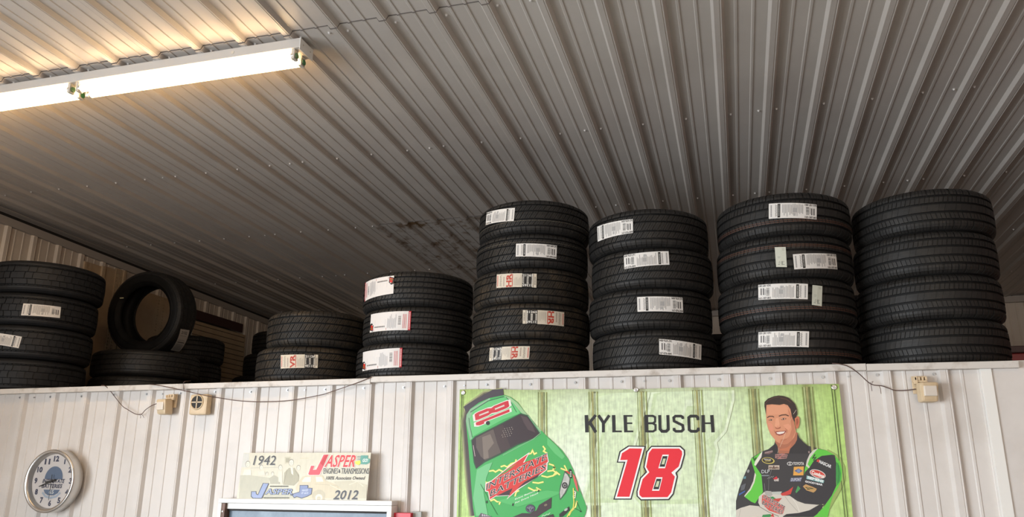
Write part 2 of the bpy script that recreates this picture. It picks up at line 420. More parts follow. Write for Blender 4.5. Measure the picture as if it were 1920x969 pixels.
# ------------------------------------------------------------------ fluorescent fixture
fx1, fx0, fy0, fy1 = 2.392, -0.05, -1.112, -1.004
fzt = ceil_z(-1.06) - .0205; fzb = fzt - .046
fix = tag(empty('fluorescent_fixture', (1.17, -1.058, fzt)), 'long white strip light with four glowing tubes fixed under the ceiling', 'ceiling light')
def fbox(name, x0, x1, y0, y1, z0, z1, m, par=fix, bev=0.0):
    return box(name, x0 - 1.17, x1 - 1.17, y0 + 1.058, y1 + 1.058, z0 - fzt, z1 - fzt, m, par, bev)
fbox('housing', fx0, fx1, fy0, fy1, fzb, fzt, M['housing'], bev=.003)
for xx in (fx0 - .0015, fx1 - .0015):
    o = fbox('end_plate', xx, xx + .003, fy0 - .001, fy1 + .001, fzb - .012, fzt - .001, M['white'], bev=.0008)
    for yy in (-.03, .03):
        bm = bmesh.new(); add_cyl(bm, (xx - 1.17 + .002, yy, -.025), (xx - 1.17 + .0045, yy, -.025), .004, 10); bmo('knockout', bm, M['capwhite'], o)
bm = bmesh.new(); add_cyl(bm, (2.05 - 1.17, fy0 + 1.058 - .0012, -.022), (2.05 - 1.17, fy0 + 1.058 + .001, -.022), .0085, 16)
bmo('knockout', bm, M['capwhite'], fix)
for (a, b) in ((fx0 + .03, 1.145), (1.195, fx1 - .035)):
    for yy in (-1.088, -1.028):
        zz = fzb - .028
        bm = bmesh.new(); add_cyl(bm, (a + .012 - 1.17, yy + 1.058, zz - fzt), (b - .012 - 1.17, yy + 1.058, zz - fzt), .0170, 20)
        tb = bmo('fluorescent_tube', bm, M['tube'], fix, True)
        for e, q in ((a, 1), (b, -1)):
            bm = bmesh.new(); add_cyl(bm, (e - 1.17, yy + 1.058, zz - fzt), (e + q * .013 - 1.17, yy + 1.058, zz - fzt), .0176, 20)
            bmo('tube_cap', bm, M['steel'], tb)
            so = fbox('lamp_socket', e - .010, e + .006, yy - .0165, yy + .0165, zz - .019, fzb + .001, M['capwhite'], bev=.003)
            bm = bmesh.new(); add_cyl(bm, (e - q * .0115 - 1.17, yy + 1.058, zz - fzt), (e - q * .0095 - 1.17, yy + 1.058, zz - fzt), .013, 16)
            bmo('green_collar', bm, M['green'], so)

def copy_tree(o, parent=None):
    c = o.copy(); C.objects.link(c); c.parent = parent
    for ch in o.children: copy_tree(ch, c)
    return c
for (lx, ly, lb) in ((5.3, -3.3, 'added strip light, unseen, nearer than the frame shows, right of the visible one'),):
    f2 = copy_tree(fix); f2.location = (lx, ly, ceil_z(ly) - .0205); f2['label'] = lb  # unseen copy of the fixture, added to brighten the ceiling rib flanks

# ------------------------------------------------------------------ tires
def prof_r(z, R, W):
    t = abs(z) / (W / 2)
    if t <= .7: return R * (1 - .010 * (t / .7) ** 2)
    u = (t - .7) / .3
    return R * (.99 - .095 * u ** 2.3)
_cache = {}
def casing_mesh(R, W, depth=.0095):
    key = ('c', R, W)
    if key in _cache: return _cache[key]
    h = W / 2
    ts = [-.985, -.93, -.86, -.78, -.7, -.5, -.25, 0, .25, .5, .7, .78, .86, .93, .985]
    out = [(prof_r(t * h, R, W) - (depth if abs(t) < .95 else .001), t * h) for t in ts]
    sw = [(.885, 1.0), (.845, 1.0), (.80, .99), (.755, .955), (.748, .965), (.742, .94), (.70, .88), (.672, .80), (.655, .74), (.648, .66), (.656, .60)]
    inn = [(.70, .68), (.76, .745), (.84, .76), (.90, .66), (.93, .40), (.935, 0)]
    top = [(r * R, z * h) for r, z in sw]; inner = [(r * R, z * h) for r, z in inn]
    pr = out + top + inner + [(r, -z) for r, z in reversed(inner[:-1])] + [(r, -z) for r, z in reversed(top)]
    o = lathe('casing', pr, 96, M['rubber']); me = o.data; bpy.data.objects.remove(o, do_unlink=True)
    _cache[key] = me; return me
def tread_mesh(R, W, pattern, depth=.0095):
    key = ('t', R, W, pattern)
    if key in _cache: return _cache[key]
    V, Fc = [], []; h = W / 2
    def block(a0, a1, z0, z1, skew=0.0, nz=2, top=0.0, zig=0.0):
        b = len(V)
        for i in range(nz + 1):
            z = z0 + (z1 - z0) * i / nz; r = prof_r(z, R, W); s = skew * (i / nz - .5) + (zig if i == 1 and nz == 2 else 0)
            for a, rr in ((a0, r - depth - .002), (a0, r + top), (a1, r + top), (a1, r - depth - .002)):
                V.append((rr * math.cos(a + s), rr * math.sin(a + s), z))
        for i in range(nz):
            p, q = b + 4 * i, b + 4 * i + 4
            Fc.append((p, p + 1, q + 1, q)); Fc.append((p + 1, p + 2, q + 2, q + 1)); Fc.append((p + 2, p + 3, q + 3, q + 2))
        Fc.append((b, b + 3, b + 2, b + 1)); e = b + 4 * nz; Fc.append((e, e + 1, e + 2, e + 3))
    def row(z0, z1, N, gap, skew=0.0, nz=2, sipe=0, off=0.0, zig=0.0):
        st = 2 * math.pi / N
        for k in range(N):
            jit = .06 * st * math.sin(k * 2.3)
            a0 = (k + off) * st + jit; a1 = a0 + st - gap / R
            if sipe:
                w_ = (a1 - a0) / (sipe + 1)
                for q in range(sipe + 1): block(a0 + q * w_, a0 + (q + 1) * w_ - .0012 / R, z0 * h, z1 * h, skew, nz, -.0004 * (q % 2), zig)
            else: block(a0, a1, z0 * h, z1 * h, skew, nz, 0, zig)
    def ring(z0, z1, drop, n=96, nz=3):          # floor of shallow sipes: a continuous rib a little below the block tops
        b = len(V); zs = [(z0 + (z1 - z0) * i / nz) * h for i in range(nz + 1)]
        for k in range(n):
            a = 2 * math.pi * k / n
            for z in zs: V.append(((prof_r(z, R, W) - drop) * math.cos(a), (prof_r(z, R, W) - drop) * math.sin(a), z))
        m_ = nz + 1
        for k in range(n):
            k2 = (k + 1) % n
            for i in range(nz): Fc.append((b + k * m_ + i, b + k2 * m_ + i, b + k2 * m_ + i + 1, b + k * m_ + i + 1))
    if pattern == 'summer':          # four straight grooves, blocky shoulders
        for s in (-1, 1):
            a, b = sorted((s * .62, s * .955)); row(a, b, 60, .0042, 0, 3, 1); ring(a, b, .006)
            a, b = sorted((s * .26, s * .51)); row(a, b, 100, .0044, .018 * s, 2, 0); ring(a, b, .0042)
        row(-.155, .155, 80, .0014, .028, 2); ring(-.155, .155, .0016)
    elif pattern == 'touring':       # slanted blocks
        for s in (-1, 1):
            a, b = sorted((s * .66, s * .955)); row(a, b, 76, .0034, .008 * s, 3, 0); ring(a, b, .005)
            a, b = sorted((s * .28, s * .57)); row(a, b, 74, .0046, .062, 2, 1, .3); ring(a, b, .005)
        row(-.19, .19, 74, .0042, .070, 2, 1, .6); ring(-.19, .19, .005)
    elif pattern == 'chevron':       # fine chevron rows
        for s in (-1, 1):
            a, b = sorted((s * .66, s * .955)); row(a, b, 76, .0040, 0, 3, 0); ring(a, b, .004)
            a, b = sorted((s * .36, s * .57)); row(a, b, 90, .0040, .022, 2, 0, .3, .014); ring(a, b, .0035)
            a, b = sorted((s * .06, s * .28)); row(a, b, 90, .0040, .022, 2, 0, .1, .014); ring(a, b, .0035)
    elif pattern == 'truck':         # smooth shoulders and three rows of blocks
        for s in (-1, 1):
            a, b = sorted((s * .66, s * .955)); row(a, b, 40, .0006, 0, 3, 0); ring(a, b, .0006)
            a, b = sorted((s * .60, s * .63)); row(a, b, 90, .006, 0, 1, 0)
            a, b = sorted((s * .225, s * .53)); row(a, b, 50, .0050, .012 * s, 2, 0, .4, .004); ring(a, b, .006)
        row(-.185, .185, 50, .0050, .008, 2, 0, 0, -.006); ring(-.185, .185, .006)
    else:                            # old rib tread with zigzag grooves
        for s in (-1, 1):
            a, b = sorted((s * .60, s * .95)); row(a, b, 90, .0022, .02, 3, 0); ring(a, b, .002)
            a, b = sorted((s * .22, s * .55)); row(a, b, 70, .0022, .05 * s, 2, 0); ring(a, b, .003)
        row(-.17, .17, 90, .0030, .04, 2, 0); ring(-.17, .17, .003)
    me = pydata('tread', V, Fc); me.update(); _cache[key] = me; return me

def sticker(parent, cx, cy, R, zc, rotz, quad, kind, code=''):
    """paper label wrapped on the tread; quad = its four measured corners, clockwise from top left"""
    th = [on_cyl(u, v, cx, cy, R + .0015) for u, v in quad]
    # unit square: x along the circumference, y up
    def mp(x, y, hh):
        (a, za), (b, zb), (c, zc_), (d, zd) = th
        t = (a * (1 - x) + b * x) * y + (d * (1 - x) + c * x) * (1 - y); z = (za * (1 - x) + zb * x) * y + (zd * (1 - x) + zc_ * x) * (1 - y)
        r = R + .0018 + hh
        return (r * math.cos(t - rotz), r * math.sin(t - rotz), z - zc)
    p = Print(mp, 0, .00005)
    K, Wt, G = (28, 26, 26), (222, 219, 214), (150, 148, 146)
    if kind in ('white', 'white_flip'):
        if kind == 'white_flip':
            m0 = p.mapf; p.mapf = lambda x, y, hh: m0(1 - x, 1 - y, hh)
        p.rect(0, 1, 0, 1, Wt, 12)
        p.rect(.765, .82, .05, .95, K, 1); p.bars([(.785, .801, .12 + i * .062, .12 + i * .062 + .03 + .02 * rng.rand()) for i in range(12)], (190, 190, 186))
        p.stroke([(.85 + .05 * math.sin(k * 2.1) * (.4 + .6 * (k % 3 == 0)), .1 + k * .036) for k in range(23)], .012, (60, 58, 58))
        p.bars([(.935, .965, .12 + i * .06, .12 + i * .06 + .04) for i in range(13)], (120, 118, 118))
        bars = []
        for i in range(15):
            x = .30 + i * .029; bars.append((x, x + .015, .06 + .05 * rng.rand(), .60 + .33 * rng.rand()))
        p.bars(bars, (158, 156, 154)); p.bars([(.43, .52, .33, .62), (.45, .50, .68, .86)], (170, 169, 168))
        bars = []
        for i in range(14):
            y = .24 + i * .038; bars.append((.17, .235, y, y + .012 + .014 * rng.rand()))
        p.bars(bars, K); p.bars([(.05, .075, .3, .75), (.10, .125, .3, .75)], (90, 88, 88))
        p.bars([(.14, .155, .28 + i * .06, .32 + i * .06) for i in range(7)], (90, 88, 88))
        p.text(code, (.01, .03), (.25, 0), (0, .13), K, .02); p.text(code, (.26, .97), (-.25, 0), (0, -.13), K, .02)
    elif kind in ('rated', 'rated_flip'):
        if kind == 'rated_flip':
            m0 = p.mapf; p.mapf = lambda x, y, hh: m0(1 - x, 1 - y, hh)
        lt, num = code.split()
        p.rect(0, 1, 0, 1, (206, 196, 178), 12); p.rect(.66, .93, .0, 1, (38, 35, 33), 3)
        p.rect(.675, .915, .27, .73, (205, 200, 190), 2)
        p.bars([(.69 + i * .015, .69 + i * .015 + .004 + .006 * rng.rand(), .31, .69) for i in range(14)], K)
        p.text(num, (.675, .78), (.24, 0), (0, .16), (225, 222, 214), .02); p.text(num, (.915, .22), (-.24, 0), (0, -.16), (225, 222, 214), .02)
        p.text(lt, (.40, .05), (0, .9), (-.125, 0), (176, 62, 46), .04); p.rect(.415, .432, .05, .95, (176, 62, 46))
        p.bars([(.46 + i * .024, .47 + i * .024, .12, .55 + .35 * rng.rand()) for i in range(8)], (172, 164, 152))
        p.stroke([(.12 + .03 * math.sin(k * 2.3), .08 + k * .04) for k in range(22)], .011, (66, 60, 56)); p.bars([(.19, .22, .1 + i * .07, .14 + i * .07) for i in range(10)], (140, 116, 106))
        p.bars([(.02, .045, .1, .9)], (190, 120, 110)); p.bars([(.95, .98, .2 + i * .1, .26 + i * .1) for i in range(6)], (110, 104, 98))
    elif kind in ('red', 'red_top'):
        if kind == 'red_top':
            m0 = p.mapf; p.mapf = lambda x, y, hh: m0(1 - x, 1 - y, hh)
        p.rect(0, 1, 0, 1, (214, 212, 210), 12); p.rect(.95, 1.0, 0, 1, (178, 40, 52)); p.bars([(.965, .985, .06 + i * .075, .11 + i * .075) for i in range(12)], (226, 206, 206))
        p.rect(.13, .48, .03, .15, (150, 36, 44)); p.bars([(.15 + i * .03, .17 + i * .03, .06, .12) for i in range(11)], (232, 216, 216))
        p.poly([(.0, .12), (.11, .02), (.12, .35), (.06, .5), (.0, .45)], (34, 30, 30)); p.poly([(.02, .15), (.1, .1), (.1, .33), (.04, .4)], (196, 44, 40)); p.ellipse(.055, .2, .02, .05, (90, 120, 50))
        p.bars([(.16 + i * .024, .175 + i * .024, .2, .27) for i in range(12)], (70, 68, 70))
        p.bars([(.16, .46, .36 + i * .055, .375 + i * .055) for i in range(5)], (178, 176, 178))
        p.bars([(.50 + i * .026, .515 + i * .026, .08 + .1 * rng.rand(), .6 + .3 * rng.rand()) for i in range(8)], (176, 176, 178))
        p.bars([(.74, .80, .30 + i * .04, .31 + i * .04 + .014 * rng.rand()) for i in range(12)], K)
        p.bars([(.84 + .03 * i, .85 + .03 * i, .1, .85) for i in range(3)], (196, 80, 84))
    elif kind == 'tag':
        p.rect(0, 1, 0, 1, (196, 198, 184), 2); p.bars([(.62, .9, .9, .915), (.66, .88, .84, .855), (.2, .45, .5, .515), (.22, .4, .44, .452)], (120, 122, 112))
        p.bars([(.2, .8, .12, .14), (.25, .7, .2, .215), (.3, .8, .27, .285), (.55, .6, .1, .3)], (80, 84, 78))
    elif kind == 'strip':
        p.rect(0, 1, 0, 1, (196, 192, 184), 6); p.text('2152', (.2, .78), (.6, 0), (0, .12), K, .02)
        p.bars([(.12, .88, .08 + i * .045, .10 + i * .045) for i in range(7)], (140, 138, 134)); p.bars([(.12, .88, .42, .45)], K)
        p.bars([(.12 + .04 * i, .14 + .04 * i, .5, .72) for i in range(16)], (120, 118, 114))
    return p.build('paper_label' if kind not in ('tag',) else 'small_paper_tag', M['ink'], parent)
def ring_band(parent, R, W, t0, t1, m, name, N=120, duty=.86):
    v, f = [], []
    for k in range(N):
        a0, a1 = 2 * math.pi * k / N, 2 * math.pi * (k + duty) / N
        b = len(v)
        for a, t in ((a0, t0), (a1, t0), (a1, t1), (a0, t1)):
            z = t * W / 2; r = prof_r(z, R, W) + .0009; v.append((r * math.cos(a), r * math.sin(a), z))
        f.append((b, b + 1, b + 2, b + 3))
    return link(name, pydata(name, v, f), m, parent)
def tire(x, y, z, R, W, pattern, label, group, tm='tread', rot=None, stickers=(), bands=(), euler=None):
    rz = random.uniform(0, 6.28) if rot is None else rot
    root = tag(empty('tire', (x, y, z), euler or (0, 0, rz)), label, 'tire', group)
    for nm, me, mm in (('casing', casing_mesh(R, W), M['rubber']), ('tread', tread_mesh(R, W, pattern), M[tm])):
        o = bpy.data.objects.new(nm, me); C.objects.link(o); o.parent = root; o.location = (0, 0, W / 2)
        if nm == 'tread':
            if not me.materials: me.materials.append(mm)
            o.material_slots[0].link = 'OBJECT'; o.material_slots[0].material = mm
    for t0, t1, mm, nm in bands:
        o = ring_band(root, R, W, t0, t1, M[mm], nm); o.location = (0, 0, W / 2)
    for quad, kind, code in stickers:
        o = sticker(root, x, y, R, z + W / 2, rz, quad, kind, code); o.location = (0, 0, W / 2)
    return root
def q(o, s, pts): return [(a / s + o[0], b / s + o[1]) for a, b in pts]
A4, A5, A3, A2 = ((860, 360), 2.768), ((1320, 340), 2.618), ((400, 400), 2.85), ((0, 380), 2.692)
LOFT = -.002

# far right stack
g = 'plain black tires of the far right stack'
for i, (cx, nm) in enumerate(((5.075, 'bottom'), (5.080, 'third from top'), (5.084, 'second from top'), (5.097, 'top'))):
    tire(cx, .405, LOFT + i * .2095, .322, .2095, 'summer', '%s black tire of the far right stack, no paper label' % nm, g)
# orange-lined stack
g = 'orange-lined tires of the second stack from the right'
d7 = [(4.407, .365, 'bottom', [(q(*A5, [(267, 740), (516, 736), (514, 814), (267, 815)]), 'white', '163-187-001')]),
      (4.408, .364, 'third from top', [(q(*A5, [(266, 508), (510, 503), (509, 579), (267, 582)]), 'white', '163-187-001'), (q(*A5, [(532, 508), (581, 514), (578, 613), (529, 606)]), 'tag', '')]),
      (4.416, .366, 'second from top', [(q(*A5, [(436, 358), (648, 358), (655, 432), (443, 432)]), 'white_flip', '163-187-001'), (q(*A5, [(347, 323), (401, 322), (407, 421), (354, 420)]), 'tag', '')]),
      (4.429, .364, 'top', [(q(*A5, [(318, 110), (553, 114), (553, 187), (318, 184)]), 'white_flip', '163-187-001')])]
l7 = ['orange-lined black tire at the bottom of the second stack from right, label at left', 'orange-lined tire third from top, white label with an upright tag at its right end',
      'orange-lined tire second from top, a small upright tag left of its white label', 'orange-lined black tire on top of the second stack from right']
for i, (cx, cy, nm, st) in enumerate(d7):
    s = 1 if i == 2 else -1
    bd = [(s * .47, s * .455, 'orange', 'painted_orange_line'), (s * .39, s * .375, 'orange', 'painted_orange_line')]
    tire(cx, cy, LOFT + i * .2155, .334, .2155, 'summer', l7[i], g, stickers=st, bands=bd)
# third stack from the right
g = 'tires with 167-076-004 labels in the four-high stack'
d6 = [(3.734, 'bottom', q(*A4, [(1040, 762), (1260, 792), (1258, 871), (1041, 842)]), 'white'), (3.72, 'third from top', q(*A4, [(926, 545), (1162, 548), (1165, 626), (928, 621)]), 'white_flip'),
      (3.738, 'second from top', q(*A4, [(857, 328), (1089, 307), (1094, 377), (860, 400)]), 'white'), (3.725, 'top', q(*A4, [(719, 180), (904, 140), (905, 212), (722, 258)]), 'white_flip')]
l6 = ['black tire at the bottom of the third stack from right, label near its right end', 'black tire third from top in the stack between five-high and orange-lined stacks',
      'black tire second from top in the third stack from right, white label at centre', 'black tire topping the third stack from right, white label at its left']
for i, (cx, nm, qd, kd) in enumerate(d6):
    tire(cx, .36, LOFT + i * .2105, .323, .2105, 'touring', l6[i], g, stickers=[(qd, kd, '167-076-004')])
# five-high stack
g = 'tires of the five-high stack'
d5 = [(3.052, .362, .330, q(*A4, [(162, 808), (370, 800), (365, 866), (158, 877)]), 'rated_flip', 'HR 21265', 'dusty', 'bottom tire of the five-high stack, torn cream HR label'),
      (3.064, .358, .326, q(*A4, [(333, 612), (548, 624), (546, 697), (332, 683)]), 'rated_flip', 'HR 21265', 'dusty', 'fourth tire down of the five-high stack, 21265 at the label left end'),
      (3.065, .354, .322, q(*A4, [(198, 428), (405, 424), (403, 496), (196, 498)]), 'rated', 'HR 21265', 'dusty', 'middle tire of the five-high stack, HR label with 21265 at right'),
      (3.072, .350, .315, q(*A4, [(298, 268), (510, 278), (507, 347), (296, 335)]), 'white_flip', '147-699-004', 'tread', 'second tire down of the five-high stack, white label and pale line'),
      (3.084, .350, .314, q(*A4, [(146, 107), (292, 82), (286, 150), (140, 172)]), 'white', '147-699-004', 'tread', 'top tire of the five-high stack, white label at far left')]
for i, (cx, cy, R, qd, kd, cd, tm, lb) in enumerate(d5):
    bd = [(-.330, -.318, 'paleline', 'painted_pale_line')] if i == 4 else ([(.415, .427, 'paleline', 'painted_pale_line')] if i == 3 else [])
    tire(cx, cy, LOFT + i * .1895, R, .1895, 'touring', lb, g, tm, stickers=[(qd, kd, cd)], bands=bd)
# three-high stack
g = 'tires of the three-high stack'
d4 = [(2.371, .35, .320, q(*A3, [(800, 742), (1010, 718), (1006, 822), (797, 843)]), 'red', 'bottom tire of the three-high stack, white and red label'),
      (2.396, .345, .314, q(*A3, [(843, 540), (1058, 522), (1052, 624), (836, 637)]), 'red', 'middle tire of the three-high stack, white and red label'),
      (2.388, .35, .319, q(*A3, [(812, 372), (966, 332), (962, 428), (808, 472)]), 'red_top', 'top tire of the three-high stack, red picture at label corner')]
for i, (cx, cy, R, qd, kd, lb) in enumerate(d4):
    tire(cx, cy, LOFT + i * .1975, R, .1975, 'chevron', lb, g, 'tread', stickers=[(qd, kd, '')])
# two-high stack
g = 'tires of the two-high stack with a VR label'
tire(1.725, .347, LOFT, .317, .203, 'touring', 'lower tire of the two-high stack, cream VR 21126 label', g, 'dusty', stickers=[(q(*A3, [(361, 757), (560, 755), (557, 826), (360, 829)]), 'rated', 'VR 21126')])
tire(1.762, .335, LOFT + .203, .296, .203, 'touring', 'upper unlabelled tire of the two-high stack, brownish tread', g, 'dusty')
# truck tires at the far left
g = 'wide truck tires of the far left stack'
tk = [(-.456, 'bottom wide truck tire of the far left stack', None), (-.437, 'wide truck tire third from top at far left, label cut by the frame', q(*A2, [(-45, 652), (111, 676), (94, 734), (-60, 708)])),
      (-.429, 'wide truck tire second from top at far left, whole white label', q(*A2, [(118, 508), (308, 526), (302, 582), (106, 568)])), (-.406, 'top wide truck tire of the far left stack, no label', None)]
for i, (cx, lb, qd) in enumerate(tk):
    tire(cx, .395, LOFT + i * .2125, .362 if i < 3 else .364, .2125, 'truck', lb, g, 'truck', stickers=[(qd, 'white' if i == 1 else 'white_flip', '')] if qd else [])
# low stack with the upright tire
g = 'old rib-tread tires under the upright tire'
tire(-.19, 1.20, LOFT, .378, .190, 'rib', 'lower rib-tread tire of the low stack beneath the upright tire', g)
tire(-.184, 1.20, LOFT + .190, .381, .190, 'rib', 'upper rib-tread tire directly under the upright tire', g)
up = tag(empty('tire', (-.225, 1.235, LOFT + .380 + .332), (math.radians(90 + 4), 0, math.radians(3))), 'upright black tire standing on its tread atop the low stack', 'tire', 'tire stood on edge')
for nm, me, mm in (('casing', casing_mesh(.332, .235), M['rubber']), ('tread', tread_mesh(.332, .235, 'rib'), M['tread'])):
    o = bpy.data.objects.new(nm, me); C.objects.link(o); o.parent = up
    if nm == 'tread':
        if not me.materials: me.materials.append(mm)
bpy.context.view_layer.update()
mi = up.matrix_world.inverted()
def on_up(u, v, R):                                   # sight line against the upright tire's tread
    o_, d_ = mi @ CAM, (mi.to_3x3() @ ray(u, v)); a = d_.x ** 2 + d_.y ** 2; b = 2 * (o_.x * d_.x + o_.y * d_.y); c = o_.x ** 2 + o_.y ** 2 - R * R
    disc = max(b * b - 4 * a * c, 0); p_ = o_ + d_ * ((-b - math.sqrt(disc)) / (2 * a)); return math.atan2(p_.y, p_.x), p_.z
qd = q(*A2, [(911, 636), (956, 643), (905, 751), (860, 743)]); th = [on_up(u, v, .333) for u, v in qd]
def mp_up(x_, y_, hh):
    (a, za), (b, zb), (c, zc_), (d, zd) = th
    t = (a * (1 - x_) + b * x_) * y_ + (d * (1 - x_) + c * x_) * (1 - y_); z = (za * (1 - x_) + zb * x_) * y_ + (zd * (1 - x_) + zc_ * x_) * (1 - y_)
    return ((.3345 + hh) * math.cos(t), (.3345 + hh) * math.sin(t), z)
pp = Print(mp_up, 0, .00005); N_ = 6
for i in range(N_): pp.add([(0, i / N_), (1, i / N_), (1, (i + 1) / N_), (0, (i + 1) / N_)], [(0, 1, 2, 3)], lin((186, 180, 172))); pp.h -= pp.step
pp.h += pp.step
pp.text('2152', (.2, .82), (.6, 0), (0, .1), (30, 28, 28), .02); pp.bars([(.12, .88, .08 + i * .04, .10 + i * .04) for i in range(8)], (130, 128, 124))
pp.bars([(.12, .88, .44, .47)], (30, 28, 28)); pp.bars([(.12 + .05 * i, .14 + .05 * i, .52, .76) for i in range(14)], (120, 118, 114))
pp.build('paper_label', M['ink'], up)
bm = bmesh.new(); add_box(bm, -.210, -.178, .118, .126, .1155, .1190, .0005, Matrix.Rotation(0, 4, 'Z')); bmo('paint_mark', bm, M['mark'], up)
# dark stacks deeper in the loft
g = 'tires of the shadowed stack behind the upright tire'
for i in range(3):
    tire(-.46 + .01 * i, 1.945, LOFT + i * .212, .318, .212, 'summer', ['lowest tire of the shadowed stack behind the upright tire', 'middle tire of the shadowed stack behind the upright tire', 'top tire of the shadowed stack behind the upright tire'][i], g)
g = 'tires of the dark stack far back beside the tan board'
for i, cx in enumerate((-.42, -.34, -.23, -.15)):
    tire(cx, 3.05, LOFT + i * .213, .32, .213, 'summer', '%s tire of the dark stack far back, left of the two-high stack' % ('bottom', 'third from top', 'second from top', 'top')[i], g)
for (cx, cy, nm) in ((4.02, 1.66, 'left of the orange-lined stack'), (4.86, 1.62, 'between the two rightmost stacks')):
    for i in range(2 if cx < 4.5 else 3):
        tire(cx, cy, LOFT + i * .2, .33, .2, 'summer', '%s tire of the rear stack seen in the gap %s' % (('lower', 'upper', 'topmost')[i], nm), 'rear tires in the gap %s' % nm)

# ------------------------------------------------------------------ things leaning at the gable wall
gon = tag(empty('shelving_upright', (-.828, 1.31, 0)), 'tall tan steel shelving panel with slotted edges by the left wall', 'shelving')
def perf_strip(name, par, x, y0, y1, z0, z1):
    """steel strip with a row of slots: real holes between rungs"""
    bm = bmesh.new(); ys = [y0, (y0 + y1) / 2 - .005, (y0 + y1) / 2 + .005, y1]
    add_box(bm, x, x + .012, ys[0], ys[1], z0, z1); add_box(bm, x, x + .012, ys[2], ys[3], z0, z1)
    z = z0
    while z < z1 - .03: add_box(bm, x, x + .012, ys[1], ys[2], z, z + .013); z += .027
    return bmo(name, bm, M['gondola'], par)
bm = bmesh.new(); add_box(bm, -.02, -.005, -.19, .21, LOFT, 1.150); bmo('back_sheet', bm, M['dark'], gon)
for (a, b, zt) in ((-.19, -.135, 1.150), (.125, .165, 1.178), (.170, .205, 1.178)):
    perf_strip('slotted_edge', gon, -.004, a, b, LOFT, zt)
bm = bmesh.new()
add_box(bm, -.004, .014, -.215, -.19, LOFT, 1.148, .003); add_box(bm, -.004, .02, .206, .235, LOFT, 1.176, .003)
bmo('side_flange', bm, M['gondola'], gon)
bm = bmesh.new(); add_box(bm, -.004, .004, -.134, -.035, LOFT, 1.152); add_box(bm, -.004, .004, .005, .124, LOFT, 1.165); add_box(bm, -.004, .020, -.035, .005, LOFT, 1.156, .006)
bmo('face_sheet', bm, M['gondola'], gon)
sb = tag(empty('pegboard_panel', (-.832, 2.0, 0)), 'tan perforated board standing in the dark behind the upright tire', 'board')
bm = bmesh.new(); add_box(bm, -.015, -.006, -.42, .42, LOFT, 1.06); bmo('back_sheet', bm, M['dark'], sb)
bm = bmesh.new(); add_box(bm, -.006, .006, -.42, -.04, LOFT, 1.06); add_box(bm, -.006, .006, .10, .42, LOFT, 1.06); bmo('face_sheet', bm, M['gondola'], sb)
perf_strip('slotted_edge', sb, -.006, -.04, .03, LOFT, 1.06); perf_strip('slotted_edge', sb, -.006, .031, .10, LOFT, 1.06)
tb = tag(empty('slatted_board', (-.82, 2.9, 0)), 'tan slatted board under a maroon strip, leaning at the left wall', 'board')
bm = bmesh.new()
v = [bm.verts.new(c) for c in ((0, -.42, LOFT), (0, .47, LOFT), (0, .42, .93), (0, -.40, .965), (-.012, -.42, LOFT), (-.012, .47, LOFT), (-.012, .42, .93), (-.012, -.40, .965))]
for f in ((0, 1, 2, 3), (7, 6, 5, 4), (0, 4, 5, 1), (1, 5, 6, 2), (2, 6, 7, 3), (3, 7, 4, 0)): bm.faces.new([v[i] for i in f])
bmo('panel_core', bm, M['dark'], tb)
for i in range(19):
    z0 = LOFT + .004 + i * .05; zs = [z0, z0, z0 + .044, z0 + .044]; y1 = .47 - .05 * (z0 / .93)
    bm = bmesh.new(); add_box(bm, .001, .008, -.42, y1, z0, min(z0 + .044, .93), .0015); bmo('slat', bm, M['gondola'], tb)
bm = bmesh.new(); add_box(bm, -.004, .014, -.42, .355, .945, 1.035, .002); bmo('header_strip', bm, M['maroon'], tb)
cb = tag(box('cardboard_box', -.80, -.42, 3.78, 4.2, LOFT, .98, M['card'], bev=.004), 'tall brown cardboard box in the far left corner', 'box')
bk = tag(empty('black_case', (-.22, 4.0, LOFT)), 'black case with a white mark, behind the two-high stack', 'case')
box('case_shell', -.17, .2, -.2, .2, 0, 1.05, M['dark'], bk, .01); box('white_mark', -.105, -.095, -.2025, -.199, .98, 1.03, M['white'], bk)
rc = tag(empty('red_steel_cabinet', (6.2, 1.5, LOFT)), 'red steel cabinet on the loft at the right edge', 'cabinet')
box('cabinet_body', -.72, 1.2, -.28, .4, 0, .195, M['red'], rc, .006); box('cabinet_lid', -.73, 1.21, -.30, .41, .196, .235, M['maroon'], rc, .005)

